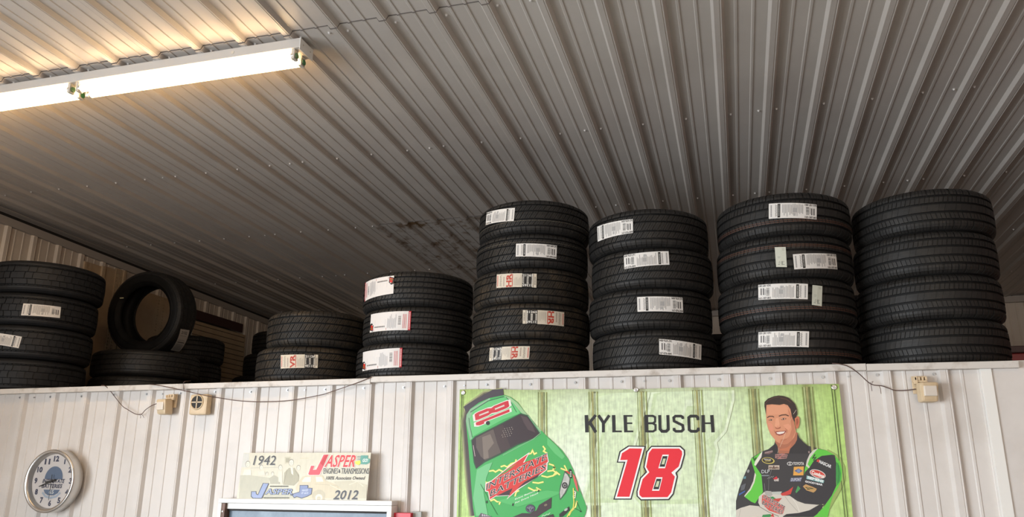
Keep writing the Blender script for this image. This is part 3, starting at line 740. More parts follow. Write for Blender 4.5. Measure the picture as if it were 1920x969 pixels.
# ------------------------------------------------------------------ banner
YBN = -.006
tl, tr_, br = at(862, 730, YBN), at(1573, 719, YBN), at(1600, 969, YBN)
bx0, bx1, bz0, bz1 = tl.x, tr_.x, -1.00, tl.z
ban = tag(empty('banner', ((bx0 + bx1) / 2, YBN, bz0)), 'green racing banner with race car, large red 18 and driver portrait', 'banner')
def bl(x, z, hh=0.0): return (x - (bx0 + bx1) / 2, -hh, z - bz0)
def top_edge(s): return tl.z + (tr_.z - tl.z) * s - .010 * math.sin(math.pi * s) ** 1.2 + .0015 * math.sin(s * 23)
NX, NZ = 240, 100
v, f, col = [], [], []
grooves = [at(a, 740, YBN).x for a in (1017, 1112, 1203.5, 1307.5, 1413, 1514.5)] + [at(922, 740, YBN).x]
for j in range(NZ + 1):
    for i in range(NX + 1):
        s, t = i / NX, j / NZ; x = bx0 + (bx1 - bx0) * s; zt = top_edge(s); z = zt + (bz0 - zt) * t
        v.append(bl(x, z, .0015 * math.sin(s * 31 + t * 5) * math.sin(t * 9)))
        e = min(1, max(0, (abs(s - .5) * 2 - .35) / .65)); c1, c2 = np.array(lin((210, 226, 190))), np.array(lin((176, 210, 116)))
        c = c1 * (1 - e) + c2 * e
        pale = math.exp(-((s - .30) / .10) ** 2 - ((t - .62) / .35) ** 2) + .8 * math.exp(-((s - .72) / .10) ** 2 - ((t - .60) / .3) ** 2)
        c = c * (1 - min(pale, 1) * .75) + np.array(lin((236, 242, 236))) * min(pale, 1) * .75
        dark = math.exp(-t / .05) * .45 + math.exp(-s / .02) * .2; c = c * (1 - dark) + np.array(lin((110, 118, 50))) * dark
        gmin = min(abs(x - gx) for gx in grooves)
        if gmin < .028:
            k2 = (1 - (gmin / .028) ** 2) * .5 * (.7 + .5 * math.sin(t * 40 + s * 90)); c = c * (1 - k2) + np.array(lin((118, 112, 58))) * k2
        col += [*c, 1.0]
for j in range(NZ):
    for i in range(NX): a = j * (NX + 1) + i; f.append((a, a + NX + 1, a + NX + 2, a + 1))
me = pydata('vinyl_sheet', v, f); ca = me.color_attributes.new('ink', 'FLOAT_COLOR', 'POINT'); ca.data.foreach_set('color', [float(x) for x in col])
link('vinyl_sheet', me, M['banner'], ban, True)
HB = .0030
def bmap(o, s):
    def fn(x, y, hh): p_ = at(x / s + o[0], y / s + o[1], YBN); return bl(p_.x, p_.z, hh)
    return fn
CA, CB, CC, CD, CE, CF, CG = ((860, 700), 3.6025), ((1220, 700), 3.6025), ((1080, 760), 5.1), ((870, 830), 6.971), ((1410, 730), 8.073), ((1380, 830), 6.97), ((860, 720), 6.919)
# grooves, hems and ghost number
pr = Print(bmap(*CA), HB - .0006, .00002)
def world_line(p, x, z0, z1, wd, colr):
    mf = p.mapf; p.mapf = lambda a, b, hh: bl(a, b, hh); p.rect(x - wd / 2, x + wd / 2, z0, z1, colr); p.mapf = mf
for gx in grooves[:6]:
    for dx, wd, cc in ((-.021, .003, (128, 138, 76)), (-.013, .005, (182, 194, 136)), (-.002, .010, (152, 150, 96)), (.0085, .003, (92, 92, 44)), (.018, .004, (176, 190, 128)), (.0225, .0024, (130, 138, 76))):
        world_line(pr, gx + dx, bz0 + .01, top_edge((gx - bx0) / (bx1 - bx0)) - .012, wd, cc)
for x_, wd in ((bx0 + .012, .003), (bx0 + .020, .002), (bx1 - .033, .003), (bx1 - .022, .003)): world_line(pr, x_, bz0, bz1 - .02, wd, (62, 78, 30))
N1 = [(510, 408), (665, 388), (528, 900), (358, 900), (460, 545), (392, 545), (418, 440), (505, 385)]
ONE_O = [(500, 383), (668, 386), (530, 900), (357, 900), (458, 547), (390, 547), (416, 438)]
ONE_W = [(507, 393), (655, 396), (523, 889), (372, 889), (474, 537), (404, 537), (428, 445)]
ONE_R = [(514, 410), (634, 412), (512, 872), (392, 872), (494, 520), (424, 522), (441, 456)]
EI_O = [(720, 385), (1000, 385), (1042, 425), (1044, 470), (1008, 600), (965, 645), (975, 680), (935, 850), (890, 905), (620, 908), (580, 868), (578, 820), (612, 690), (665, 636), (645, 590), (672, 440)]
EI_W = [(724, 397), (994, 397), (1030, 430), (1032, 468), (997, 594), (950, 644), (963, 680), (925, 842), (884, 893), (624, 896), (592, 864), (590, 822), (623, 696), (681, 637), (657, 588), (683, 446)]
EI_R = [(730, 412), (988, 412), (1014, 438), (1016, 468), (983, 584), (912, 642), (946, 680), (910, 832), (876, 876), (632, 878), (608, 856), (606, 822), (638, 704), (702, 638), (672, 588), (698, 454)]
H1 = [(828, 470), (888, 470), (852, 600), (788, 600)]; H2 = [(768, 686), (828, 686), (796, 815), (728, 815)]
def shrink(pts, k): cx = sum(p_[0] for p_ in pts) / len(pts); cy = sum(p_[1] for p_ in pts) / len(pts); return [(cx + (a - cx) * k, cy + (b - cy) * k) for a, b in pts]
pr2 = Print(bmap(*CC), .0017, .00002)
def big(pts): return [(40 + (a - 357) * 2.15, -260 + (b - 383) * 2.35) for a, b in pts]
gl = (204, 216, 186)
for sh in (ONE_O, EI_O): pr2.poly(big(sh), (214, 228, 198))
for sh in (ONE_W, EI_W): pr2.poly(big(sh), (196, 214, 172))
for sh in (ONE_R, EI_R): pr2.poly(big(sh), (206, 222, 186))
for sh in (H1, H2): pr2.poly(big(sh), (214, 228, 198)); pr2.poly(shrink(big(sh), .6), (196, 214, 172))
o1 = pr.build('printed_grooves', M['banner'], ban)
# clip the ghost number at the banner edges
gv = [(min(max(a, -(bx1 - bx0) / 2 + .03), (bx1 - bx0) / 2 - .04), b, min(max(c, .01), bz1 - bz0 - .035)) for a, b, c in pr2.v]; pr2.v = gv
o2 = pr2.build('ghost_number', M['banner'], ban)
# name and number
p = Print(bmap(*CC), HB, .00004)
K = (34, 34, 36)
def stroke_letters(p, wd=30):
    T, Bm = 104, 245
    L = lambda pts, w=wd, c=False: p.stroke(pts, w, K, c)
    L([(100, 92), (106, 257)], 34); L([(190, 92), (116, 182)], 27); L([(132, 158), (190, 257)], 29)
    L([(215, 94), (262, 165), (262, 257)], 28); L([(318, 94), (268, 168)], 26)
    L([(360, 92), (364, 257)], 32); L([(350, 248), (438, 248)], 16)
    L([(470, 92), (476, 257)], 32); L([(458, 100), (540, 100)], 16); L([(460, 170), (538, 170)], 15); L([(462, 248), (548, 248)], 16)
    L([(672, 92), (676, 257)], 34); L([(660, 100), (735, 100), (756, 112), (756, 156), (736, 170), (690, 170)], 20); L([(736, 172), (760, 186), (760, 234), (738, 248), (672, 248)], 20)
    L([(800, 92), (804, 225), (822, 247), (862, 247), (882, 228), (878, 92)], 28)
    L([(1022, 130), (1020, 112), (1004, 102), (952, 102), (934, 116), (938, 150), (1020, 190), (1026, 230), (1008, 247), (956, 247), (938, 234), (938, 214)], 25)
    L([(1168, 140), (1164, 114), (1148, 102), (1096, 102), (1078, 116), (1082, 232), (1102, 247), (1150, 247), (1170, 234), (1168, 212)], 27)
    L([(1214, 92), (1220, 257)], 32); L([(1298, 92), (1310, 257)], 32); L([(1216, 170), (1300, 170)], 16)
stroke_letters(p)
for o_, h_ in ((ONE_O, ()), (EI_O, ())): p.poly(o_, K)
for o_ in (ONE_W, EI_W): p.poly(o_, (236, 236, 234))
p.poly(ONE_R, (224, 36, 52)); p.poly(EI_R, (224, 36, 52))
for hh_ in (H1, H2):
    p.poly(hh_, (236, 236, 234)); p.poly(shrink(hh_, .78), K); p.poly(shrink(hh_, .42), (196, 206, 168))
p.build('printed_name_and_number', M['ink'], ban)
# race car
p = Print(bmap(*CA), HB, .00003)
for wd, cc in ((64, (150, 156, 108)), (44, (104, 98, 78)), (26, (70, 60, 56))): p.stroke([(300, 128), (180, 150), (70, 230), (48, 330), (58, 480), (70, 640), (84, 800), (105, 960)], wd, cc)
p.poly([(34, 225), (80, 195), (160, 150), (230, 110), (300, 104), (306, 150), (200, 175), (90, 235), (52, 262)], (66, 58, 66))
body = [(50, 320), (55, 278), (80, 240), (140, 196), (210, 166), (310, 146), (352, 160), (400, 196), (440, 250), (510, 330), (585, 412), (650, 472), (700, 520), (742, 580), (775, 650), (800, 730), (825, 800), (850, 860), (866, 905), (858, 945), (840, 985), (112, 985), (98, 900), (88, 780), (78, 640), (66, 480)]
p.poly(body, (66, 168, 88)); p.poly([(50, 320), (55, 278), (80, 240), (210, 166), (214, 176), (100, 246), (84, 300), (92, 440), (78, 450)], (132, 178, 140))
p.poly([(88, 430), (78, 300), (100, 246), (214, 180), (312, 160), (352, 176), (404, 246), (414, 270), (300, 310), (180, 376)], (98, 190, 116))
p.poly([(300, 150), (345, 160), (395, 196), (440, 250), (505, 325), (560, 385), (548, 400), (470, 300), (420, 262), (370, 200), (318, 162)], (150, 190, 140))
p.stroke([(80, 262), (200, 186), (310, 156)], 5, (44, 84, 60)); p.stroke([(320, 160), (352, 190), (392, 262)], 4, (36, 74, 50)); p.stroke([(70, 300), (78, 360), (94, 430)], 4, (44, 84, 60))
def aff(pts, sx0, sx1, sy0, sy1, o_, xv, yv):
    return [(o_[0] + xv[0] * (a - sx0) / (sx1 - sx0) + yv[0] * (b - sy0) / (sy1 - sy0), o_[1] + xv[1] * (a - sx0) / (sx1 - sx0) + yv[1] * (b - sy0) / (sy1 - sy0)) for a, b in pts]
# roof number lies on its side: digits read upwards
for shp, cc in ((ONE_O, (226, 220, 214)), (ONE_R, (196, 44, 56)), (EI_O, (226, 220, 214)), (EI_R, (196, 44, 56))):
    sq = [(a + (b - 640) * .26, b) for a, b in shp]
    p.poly(aff(sq, 350, 1040, 383, 908, (108, 372), (-16, -106), (258, -104)) if True else sq, cc)
for hh_ in (H1, H2): p.poly(aff([(a + (b - 640) * .26, b) for a, b in hh_], 350, 1040, 383, 908, (108, 372), (-16, -106), (258, -104)), (206, 200, 190))
p.ellipse(199, 335, 14, 14, (40, 34, 36))
p.poly([(86, 452), (110, 425), (250, 355), (420, 268), (470, 282), (520, 345), (556, 408), (520, 436), (400, 486), (280, 552), (180, 600), (118, 646), (102, 600), (94, 520)], (40, 78, 50))
p.poly([(92, 452), (116, 430), (250, 364), (418, 276), (466, 290), (548, 410), (500, 438), (390, 480), (290, 536), (180, 588), (122, 640), (108, 590), (98, 520)], (54, 40, 44))
p.poly([(240, 372), (300, 345), (330, 440), (352, 500), (290, 532), (262, 470)], (66, 50, 50)); p.poly([(118, 436), (190, 398), (236, 376), (262, 470), (288, 534), (180, 586), (150, 560), (120, 500)], (92, 80, 74))
p.poly([(160, 430), (215, 410), (240, 470), (200, 520), (205, 570), (170, 580), (165, 500)], (122, 110, 100)); p.poly([(420, 285), (462, 296), (500, 350), (520, 400), (470, 380), (440, 330)], (78, 62, 64))
dots = []
for i in range(9):
    for j in range(5):
        x_, y_ = 302 + i * 8 - j * 3, 372 + j * 14 - i * 1.5; dots.append((x_, x_ + 4, y_, y_ + 5)) if (i + j) % 2 else None
p.bars(dots, (176, 164, 150)); p.stroke([(100, 485), (112, 560)], 3, (214, 190, 190))
p.stroke([(470, 284), (555, 402), (506, 442), (300, 552)], 5, (120, 176, 128))
# lightning on the bonnet
yel, yl2 = (226, 214, 84), (238, 236, 160)
for pts in ([(205, 660), (235, 655), (250, 665), (275, 650), (300, 662)], [(285, 630), (310, 622), (330, 632), (355, 610), (385, 600), (390, 580)], [(570, 490), (585, 510), (575, 525), (600, 540)],
            [(470, 545), (490, 540), (500, 520), (512, 545), (530, 535)], [(148, 715), (175, 722), (190, 740), (205, 735)], [(610, 610), (640, 620), (650, 640), (635, 650)], [(600, 660), (640, 655), (665, 675), (640, 690)],
            [(690, 640), (715, 650), (735, 660), (715, 620)], [(560, 690), (600, 700), (640, 690), (660, 665), (685, 685)], [(470, 770), (510, 790), (550, 785), (525, 770)], [(360, 870), (380, 840), (390, 800), (410, 790)],
            [(215, 860), (240, 850), (262, 866), (285, 860), (275, 885)], [(150, 930), (160, 905), (185, 910)], [(500, 735), (540, 740), (575, 732)], [(745, 960), (760, 930), (790, 900), (800, 860)]):
    p.stroke(pts, 11, yel); p.stroke(pts, 5, yl2)
# logo plate in the close crop frame
p.poly([(125, 650), (185, 615), (230, 600), (190, 700), (170, 800), (200, 960), (120, 960), (100, 840)], (112, 190, 130)); p.poly([(600, 430), (660, 485), (720, 560), (700, 580), (650, 540), (600, 480)], (96, 186, 112)); p.poly([(260, 860), (420, 820), (600, 790), (700, 800), (640, 830), (400, 900)], (84, 180, 102))
p2 = Print(bmap(*CD), p.h, .00003)
p2.poly([(365, 490), (600, 300), (862, 120), (790, 262), (1092, 138), (1112, 250), (1096, 262), (1090, 352), (1000, 420), (700, 620), (560, 740), (590, 690), (420, 700), (335, 752), (318, 640), (278, 634), (282, 530)], (232, 226, 220))
p2.poly([(376, 492), (610, 305), (840, 146), (775, 262), (1084, 150), (1100, 244), (1084, 258), (1076, 350), (995, 412), (700, 606), (575, 718), (604, 680), (420, 690), (342, 738), (324, 632), (288, 624), (292, 538)], (206, 56, 50))
p2.poly([(400, 478), (610, 320), (700, 262), (560, 380), (440, 440)], (74, 168, 84)); p2.poly([(430, 692), (620, 600), (700, 560), (1010, 395), (960, 450), (720, 590), (604, 650), (600, 684)], (62, 44, 46))
p2.poly([(600, 684), (650, 560), (840, 470), (740, 560), (700, 600), (575, 715)], (206, 60, 52))
for bold, cc in ((.032, (236, 232, 226)), (.006, (30, 28, 30))):
    p2.text('INTERSTATE', (290, 618), (782, -398), (18, -88), cc, bold); p2.text('BATTERIES', (342, 704), (722, -358), (16, -84), cc, bold)
p2.text('Every Battery', (670, 752), (262, -112), (4, -26), (224, 232, 216), .02); p2.text('For Every Need', (672, 800), (296, -130), (4, -26), (224, 232, 216), .02)
p2.poly([(640, 968), (760, 918), (870, 920), (950, 880), (985, 810), (1148, 712), (1142, 850), (1040, 912), (960, 968)], (64, 50, 52)); p2.ellipse(1070, 812, 22, 14, (124, 112, 90), -.4)
p2.ellipse(870, 858, 62, 54, (58, 52, 66)); p2.ellipse(870, 858, 54, 46, (96, 92, 112)); p2.ellipse(870, 858, 47, 39, (58, 52, 66))
p2.ellipse(870, 848, 40, 14, (150, 150, 164)); p2.ellipse(870, 848, 33, 8, (58, 52, 66)); p2.ellipse(870, 862, 13, 34, (150, 150, 164)); p2.ellipse(870, 862, 7, 27, (58, 52, 66))
p2.poly([(1318, 362), (1350, 390), (1392, 460), (1385, 540), (1330, 660), (1256, 748), (1244, 660), (1260, 560), (1300, 440)], (70, 96, 76)); p2.poly([(1322, 392), (1352, 412), (1382, 466), (1372, 540), (1318, 650), (1264, 726), (1256, 650), (1274, 560), (1306, 450)], (188, 188, 182))
p2.ellipse(1320, 556, 38, 42, (44, 40, 42)); p2.ellipse(1320, 556, 22, 26, (140, 138, 134)); p2.ellipse(1322, 558, 11, 14, (44, 40, 42))
p2.bars([(1300, 1340, 440 + i * 13, 443 + i * 13) for i in range(5)] + [(1270, 1300, 610 + i * 13, 613 + i * 13) for i in range(6)], (120, 120, 118))
p2.poly([(1372, 345), (1398, 342), (1416, 380), (1414, 464), (1396, 462)], (36, 34, 34)); p2.bars([(1388, 1408, 372 + i * 20, 382 + i * 20) for i in range(4)], (222, 218, 206))
p2.poly([(1322, 362), (1360, 368), (1392, 400), (1380, 412)], (206, 64, 54)); p2.poly([(1420, 400), (1450, 430), (1480, 520), (1500, 640), (1478, 620), (1440, 500)], (208, 96, 92))
p2.poly([(1440, 620), (1470, 640), (1460, 720), (1430, 735), (1424, 700)], (214, 216, 196)); p2.bars([(1440, 1452, 640 + i * 26, 654 + i * 26) for i in range(3)], (40, 40, 38))
p2.stroke([(1470, 760), (1530, 895), (1440, 850)], 5, (36, 70, 46)); p2.ellipse(1528, 896, 12, 8, (30, 50, 34)); p2.ellipse(978, 626, 8, 18, (40, 56, 36), .3); p2.ellipse(644, 806, 12, 20, (40, 60, 40), .3); p2.ellipse(302, 772, 10, 18, (40, 56, 36)); p2.ellipse(1180, 322, 10, 18, (60, 90, 40), -.5)
p2.poly([(1248, 930), (1350, 850), (1374, 830), (1384, 880), (1290, 965), (1250, 968)], (46, 40, 40)); p2.ellipse(1336, 872, 26, 14, (176, 180, 170), -.6)
p2.stroke([(1350, 968), (1390, 900), (1430, 850), (1440, 780), (1432, 590)], 14, (228, 214, 96)); p2.poly([(1040, 968), (1166, 930), (1182, 968)], (56, 44, 46))
p2.stroke([(1020, 962), (1040, 944), (1060, 952), (1085, 930), (1105, 936), (1130, 912)], 6, (214, 224, 210))
p2.poly([(190, 968), (226, 915), (320, 945), (370, 968)], (96, 84, 92)); p2.bars([(240 + i * 24, 252 + i * 24, 930 + i * 6, 960) for i in range(5)], (206, 200, 206)); p2.stroke([(220, 540), (300, 680), (360, 800), (440, 940)], 5, (40, 96, 56))

p.v += p2.v; b0 = len(p.v) - len(p2.v); p.f += [tuple(i + b0 for i in f_) for f_ in p2.f]; p.c += p2.c
for i, (a, b, c) in enumerate(p.v):                   # the sheet ends below the frame
    if c < 0: p.v[i] = (a, b, 0)
p.build('printed_race_car', M['ink'], ban)
# driver portrait: torso in one crop frame, head in another
p = Print(bmap(*CF), HB, .00003)
p.stroke([(1180, 110), (1330, 200), (1392, 320), (1392, 480), (1340, 600), (1250, 760), (1180, 880)], 60, (150, 172, 96))
p.poly([(205, 195), (340, 112), (420, 85), (500, 20), (560, 60), (700, 60), (770, -60), (860, 0), (930, 35), (1060, 70), (1180, 100), (1290, 160), (1360, 250), (1386, 360), (1380, 480), (1330, 590), (1270, 680), (1230, 800), (1200, 968), (0, 968), (0, 760), (40, 600), (100, 440), (150, 330)], (58, 56, 58))
gr = (96, 196, 66); 
p.poly([(195, 210), (345, 112), (330, 160), (262, 268), (252, 300), (332, 420), (345, 560), (352, 640), (250, 790), (200, 770), (108, 700), (190, 610), (235, 480), (246, 380), (215, 290)], gr)
p.poly([(345, 112), (330, 190), (258, 300), (236, 290), (250, 240), (318, 140)], (226, 222, 208)); p.poly([(246, 390), (262, 420), (240, 520), (190, 620), (112, 704), (108, 692), (180, 600), (225, 500)], (214, 212, 196))
p.poly([(1000, 140), (1070, 78), (1180, 100), (1290, 160), (1250, 155), (1120, 170), (1020, 230), (960, 320), (900, 380), (888, 420), (900, 330), (930, 240)], gr)
p.poly([(1068, 74), (1020, 130), (965, 200), (935, 280), (968, 320), (950, 332), (912, 300), (925, 230), (960, 150), (1010, 95)], (206, 206, 190))
p.poly([(1290, 160), (1360, 250), (1386, 360), (1380, 480), (1330, 590), (1270, 680), (1230, 800), (1200, 968), (1010, 968), (1060, 930), (1150, 830), (1250, 690), (1310, 560), (1302, 400), (1310, 270)], gr)
p.poly([(1310, 250), (1350, 300), (1372, 400), (1360, 500), (1320, 560), (1306, 480), (1300, 380)], (60, 150, 70)); p.stroke([(1330, 260), (1345, 400), (1330, 520)], 6, (40, 96, 46))
p.poly([(808, 560), (845, 600), (795, 665), (776, 640)], (72, 150, 84))
p.poly([(1120, 170), (1250, 158), (1300, 200), (1306, 400), (1300, 570), (1240, 690), (1150, 800), (1040, 810), (850, 760), (760, 690), (840, 600), (860, 480), (960, 320), (1020, 230)], (52, 50, 54))
# folded arms with pale cuffs
wc = (206, 200, 188)
p.poly([(0, 880), (60, 850), (180, 815), (330, 830), (430, 880), (560, 950), (640, 968), (0, 968)], wc)
p.poly([(290, 780), (300, 700), (370, 640), (470, 640), (560, 640), (600, 690), (700, 690), (800, 760), (900, 795), (1080, 810), (960, 880), (820, 915), (660, 930), (600, 968), (500, 940), (380, 890), (320, 840)], wc)
p.poly([(660, 930), (820, 915), (960, 880), (1080, 812), (1150, 810), (1060, 930), (1010, 968), (610, 968)], (48, 46, 50))
p.stroke([(640, 700), (700, 780), (810, 900)], 5, (160, 154, 146)); p.stroke([(740, 730), (790, 800), (830, 900)], 4, (236, 232, 224)); p.stroke([(60, 860), (40, 968)], 4, (160, 154, 146)); p.stroke([(300, 830), (420, 900), (560, 960)], 8, (120, 114, 108))
p.poly([(370, 640), (400, 625), (460, 632), (480, 680), (450, 700), (390, 690)], (168, 166, 160)); p.poly([(470, 640), (600, 635), (580, 680), (480, 670)], (186, 190, 182))
p.poly([(580, 665), (680, 625), (748, 572), (715, 670), (640, 690), (600, 690)], (198, 66, 60)); p.poly([(440, 700), (520, 730), (600, 720), (560, 770), (480, 760)], (196, 70, 62)); p.poly([(430, 712), (480, 700), (520, 728), (470, 740)], (60, 140, 80))
p.poly([(350, 940), (450, 930), (470, 960), (440, 968), (340, 968)], (60, 140, 80)); p.poly([(450, 960), (480, 918), (500, 968)], (198, 60, 56))
p.poly([(340, 690), (370, 672), (640, 845), (610, 932), (580, 935), (430, 885), (335, 790)], (206, 86, 80))
for bold, cc in ((.05, (232, 226, 218)), (.015, (44, 40, 42))):
    p.text('INTERSTATE', (352, 722), (276, 160), (16, -50), cc, bold); p.text('BATTERIES', (338, 800), (262, 136), (16, -48), cc, bold)
# patches
p.ellipse(420, 232, 84, 42, (206, 190, 96), .12); p.ellipse(416, 230, 72, 34, (50, 46, 44), .12); p.text('NASCAR', (365, 222), (92, 10), (2, -18), (214, 210, 200), .02); p.bars([(380 + i * 9, 386 + i * 9, 230, 242) for i in range(8)], (206, 186, 90))
p.poly([(512, 150), (600, 140), (676, 152), (660, 205), (575, 212), (512, 200)], (176, 130, 124)); p.text('INTERSTATE', (520, 176), (145, 0), (2, -18), (44, 40, 42), .03); p.text('BATTERIES', (528, 200), (130, 0), (2, -18), (44, 40, 42), .03); p.stroke([(545, 215), (640, 132)], 5, (214, 120, 110))
p.poly([(372, 120), (480, 96), (482, 122), (430, 150), (372, 145)], (120, 92, 90)); p.text('INTERSTATE', (380, 138), (96, -22), (2, -14), (196, 180, 176), .01)
p.poly([(850, 84), (965, 110), (960, 140), (870, 128)], (120, 92, 90)); p.text('INTERSTATE', (862, 112), (96, 20), (2, -16), (206, 196, 190), .01)
p.rect(424, 566, 294, 348, (206, 190, 172)); p.text('m&m', (434, 340), (120, 0), (0, -38), (74, 46, 40), .04); p.text('DLP', (334, 398), (104, -4), (0, -44), (198, 202, 204), .01); p.bars([(336, 430, 420, 434)], (132, 140, 144))
p.stroke([(410, 470), (430, 452), (444, 462), (462, 440), (476, 450), (494, 434)], 5, (150, 150, 150)); p.text('oil', (498, 500), (56, 0), (0, -36), (206, 196, 190), .05); p.poly([(480, 470), (530, 436), (545, 470), (510, 480)], (196, 50, 60))
p.ellipse(704, 272, 38, 25, (214, 212, 208)); p.ellipse(704, 272, 30, 18, (52, 50, 54)); p.ellipse(704, 270, 12, 22, (214, 212, 208)); p.ellipse(704, 270, 6, 16, (52, 50, 54)); p.text('TOYOTA', (748, 290), (138, 0), (0, -38), (214, 212, 208), .03)
p.poly([(755, 314), (886, 308), (880, 424), (746, 426)], (224, 164, 78)); p.poly([(760, 366), (815, 335), (872, 366), (820, 398)], (84, 104, 150)); p.ellipse(817, 366, 22, 22, (120, 140, 176))
p.poly([(712, 458), (866, 448), (848, 505), (702, 508)], (88, 92, 116)); p.text('DUPONT', (716, 500), (130, -2), (8, -38), (190, 192, 204), .03)
p.poly([(1060, 215), (1095, 222), (1085, 256), (1050, 245)], (196, 70, 60)); p.text('NASCAR', (1084, 262), (152, 68), (12, -36), (222, 222, 222), .04)
p.ellipse(1066, 406, 108, 52, (222, 216, 210), .32); p.ellipse(1066, 406, 98, 43, (206, 70, 58), .32); p.text('Combos', (985, 405), (160, 54), (8, -44), (236, 230, 222), .05)
p.poly([(922, 425), (1154, 492), (1142, 528), (918, 472)], (120, 170, 170)); p.text('SIEMENS', (930, 464), (206, 54), (6, -30), (226, 236, 234), .05); p.text('GOODYEAR', (902, 514), (224, 46), (4, -22), (222, 222, 222), .05)
p.poly([(872, 568), (910, 540), (1000, 575), (1054, 600), (1040, 628), (1010, 650), (920, 620)], (190, 150, 96)); p.poly([(900, 575), (1000, 590), (1030, 610), (930, 610)], (70, 60, 40)); p.stroke([(905, 596), (940, 590), (975, 604), (1020, 606)], 5, (214, 190, 110))
p.stroke([(1030, 150), (1000, 200), (1040, 190), (1010, 230)], 14, (50, 70, 50)); p.stroke([(225, 190), (240, 230), (262, 190)], 12, (50, 70, 50))
p.poly([(100, 540), (132, 530), (110, 610), (60, 625), (66, 560)], (96, 98, 104)); p.poly([(40, 665), (120, 620), (118, 640), (40, 690)], (64, 96, 160)); p.poly([(104, 440), (132, 436), (128, 470), (96, 470)], (96, 140, 150)); p.ellipse(160, 370, 16, 22, (150, 150, 150), .3)
p.stroke([(370, 530), (380, 640)], 4, (150, 150, 150)); p.stroke([(470, 330), (428, 480), (424, 620)], 4, (130, 130, 130)); p.stroke([(345, 112), (300, 60)], 2, (90, 90, 90))
h2 = p.h; ph = Print(bmap(*CE), h2, .00003)
ph.poly([(350, 740), (345, 800), (385, 850), (400, 968), (570, 968), (640, 860), (700, 760), (690, 660), (600, 620)], (172, 108, 82)); ph.poly([(395, 920), (440, 900), (520, 880), (560, 860), (600, 800), (560, 930)], (190, 116, 84))
ph.poly([(346, 790), (325, 870), (300, 900), (330, 968), (402, 968), (384, 870)], (48, 46, 48)); ph.poly([(686, 665), (716, 735), (780, 800), (840, 850), (850, 968), (556, 968), (575, 900), (650, 820), (680, 760)], (48, 46, 48))
ph.poly([(196, 300), (186, 240), (190, 190), (240, 140), (330, 105), (400, 92), (470, 98), (550, 125), (600, 165), (650, 220), (680, 300), (686, 370), (660, 430), (640, 490), (600, 420), (560, 300), (215, 400)], (52, 38, 34))
ph.poly([(218, 235), (300, 226), (420, 235), (480, 220), (540, 240), (580, 300), (600, 400), (636, 490), (650, 560), (664, 640), (640, 720), (590, 780), (540, 820), (480, 832), (420, 815), (370, 790), (330, 740), (280, 680), (245, 600), (218, 500), (212, 400), (214, 300)], (212, 146, 112))
ph.poly([(230, 270), (300, 240), (420, 246), (500, 240), (545, 290), (540, 350), (420, 380), (300, 380), (232, 390)], (220, 154, 120)); ph.poly([(540, 290), (590, 380), (640, 500), (655, 640), (600, 770), (560, 720), (600, 600), (580, 450)], (192, 124, 94))
ph.poly([(430, 760), (520, 740), (590, 690), (600, 770), (540, 818), (480, 830), (420, 812)], (194, 126, 96)); ph.poly([(240, 500), (300, 520), (330, 600), (300, 640), (262, 610)], (220, 146, 118)); ph.poly([(470, 540), (550, 520), (590, 560), (560, 620), (510, 590)], (222, 154, 122))
ph.poly([(645, 440), (690, 402), (716, 430), (720, 500), (700, 580), (672, 600), (656, 560)], (196, 116, 84)); ph.poly([(668, 450), (694, 440), (700, 500), (676, 560), (668, 520)], (158, 84, 62))
ph.stroke([(228, 428), (262, 408), (310, 408), (335, 420)], 15, (84, 52, 40)); ph.stroke([(405, 405), (450, 388), (510, 384), (555, 402)], 16, (84, 52, 40))
ph.poly([(246, 462), (280, 446), (318, 458), (300, 474), (262, 476)], (150, 92, 70)); ph.ellipse(289, 462, 22, 9, (196, 170, 150)); ph.ellipse(290, 462, 10, 10, (62, 44, 36))
ph.poly([(436, 450), (470, 430), (515, 436), (520, 448), (480, 462), (444, 464)], (150, 92, 70)); ph.ellipse(474, 446, 26, 10, (200, 174, 154)); ph.ellipse(474, 446, 11, 11, (62, 44, 36))
ph.poly([(355, 440), (400, 430), (418, 520), (412, 570), (380, 560), (360, 580), (345, 560)], (226, 160, 126)); ph.poly([(345, 555), (362, 580), (390, 586), (420, 572), (436, 560), (425, 590), (390, 600), (355, 592)], (160, 88, 66)); ph.ellipse(388, 560, 18, 12, (222, 150, 118))
ph.poly([(346, 640), (380, 632), (440, 630), (520, 622), (500, 660), (460, 690), (410, 700), (375, 684)], (150, 70, 62)); ph.poly([(366, 650), (430, 640), (500, 636), (476, 664), (420, 678), (384, 672)], (236, 226, 216))
ph.stroke([(336, 620), (346, 650), (370, 690)], 5, (166, 96, 72)); ph.stroke([(500, 590), (530, 620), (524, 660)], 6, (166, 96, 72)); ph.stroke([(440, 760), (480, 770), (520, 756)], 5, (166, 98, 72))
ph.stroke([(190, 270), (200, 220), (240, 170), (320, 130), (420, 110)], 10, (82, 56, 46)); ph.stroke([(430, 130), (520, 150), (590, 200)], 12, (88, 56, 46))
ph.stroke([(668, 310), (625, 375)], 6, (206, 190, 170)); ph.stroke([(600, 420), (568, 500)], 5, (216, 170, 140)); ph.stroke([(508, 650), (470, 760), (420, 870)], 6, (222, 186, 160)); ph.stroke([(410, 880), (386, 966)], 5, (190, 176, 160))
p.v += ph.v; b0 = len(p.v) - len(ph.v); p.f += [tuple(i + b0 for i in f_) for f_ in ph.f]; p.c += ph.c
p.build('printed_driver_portrait', M['ink'], ban)
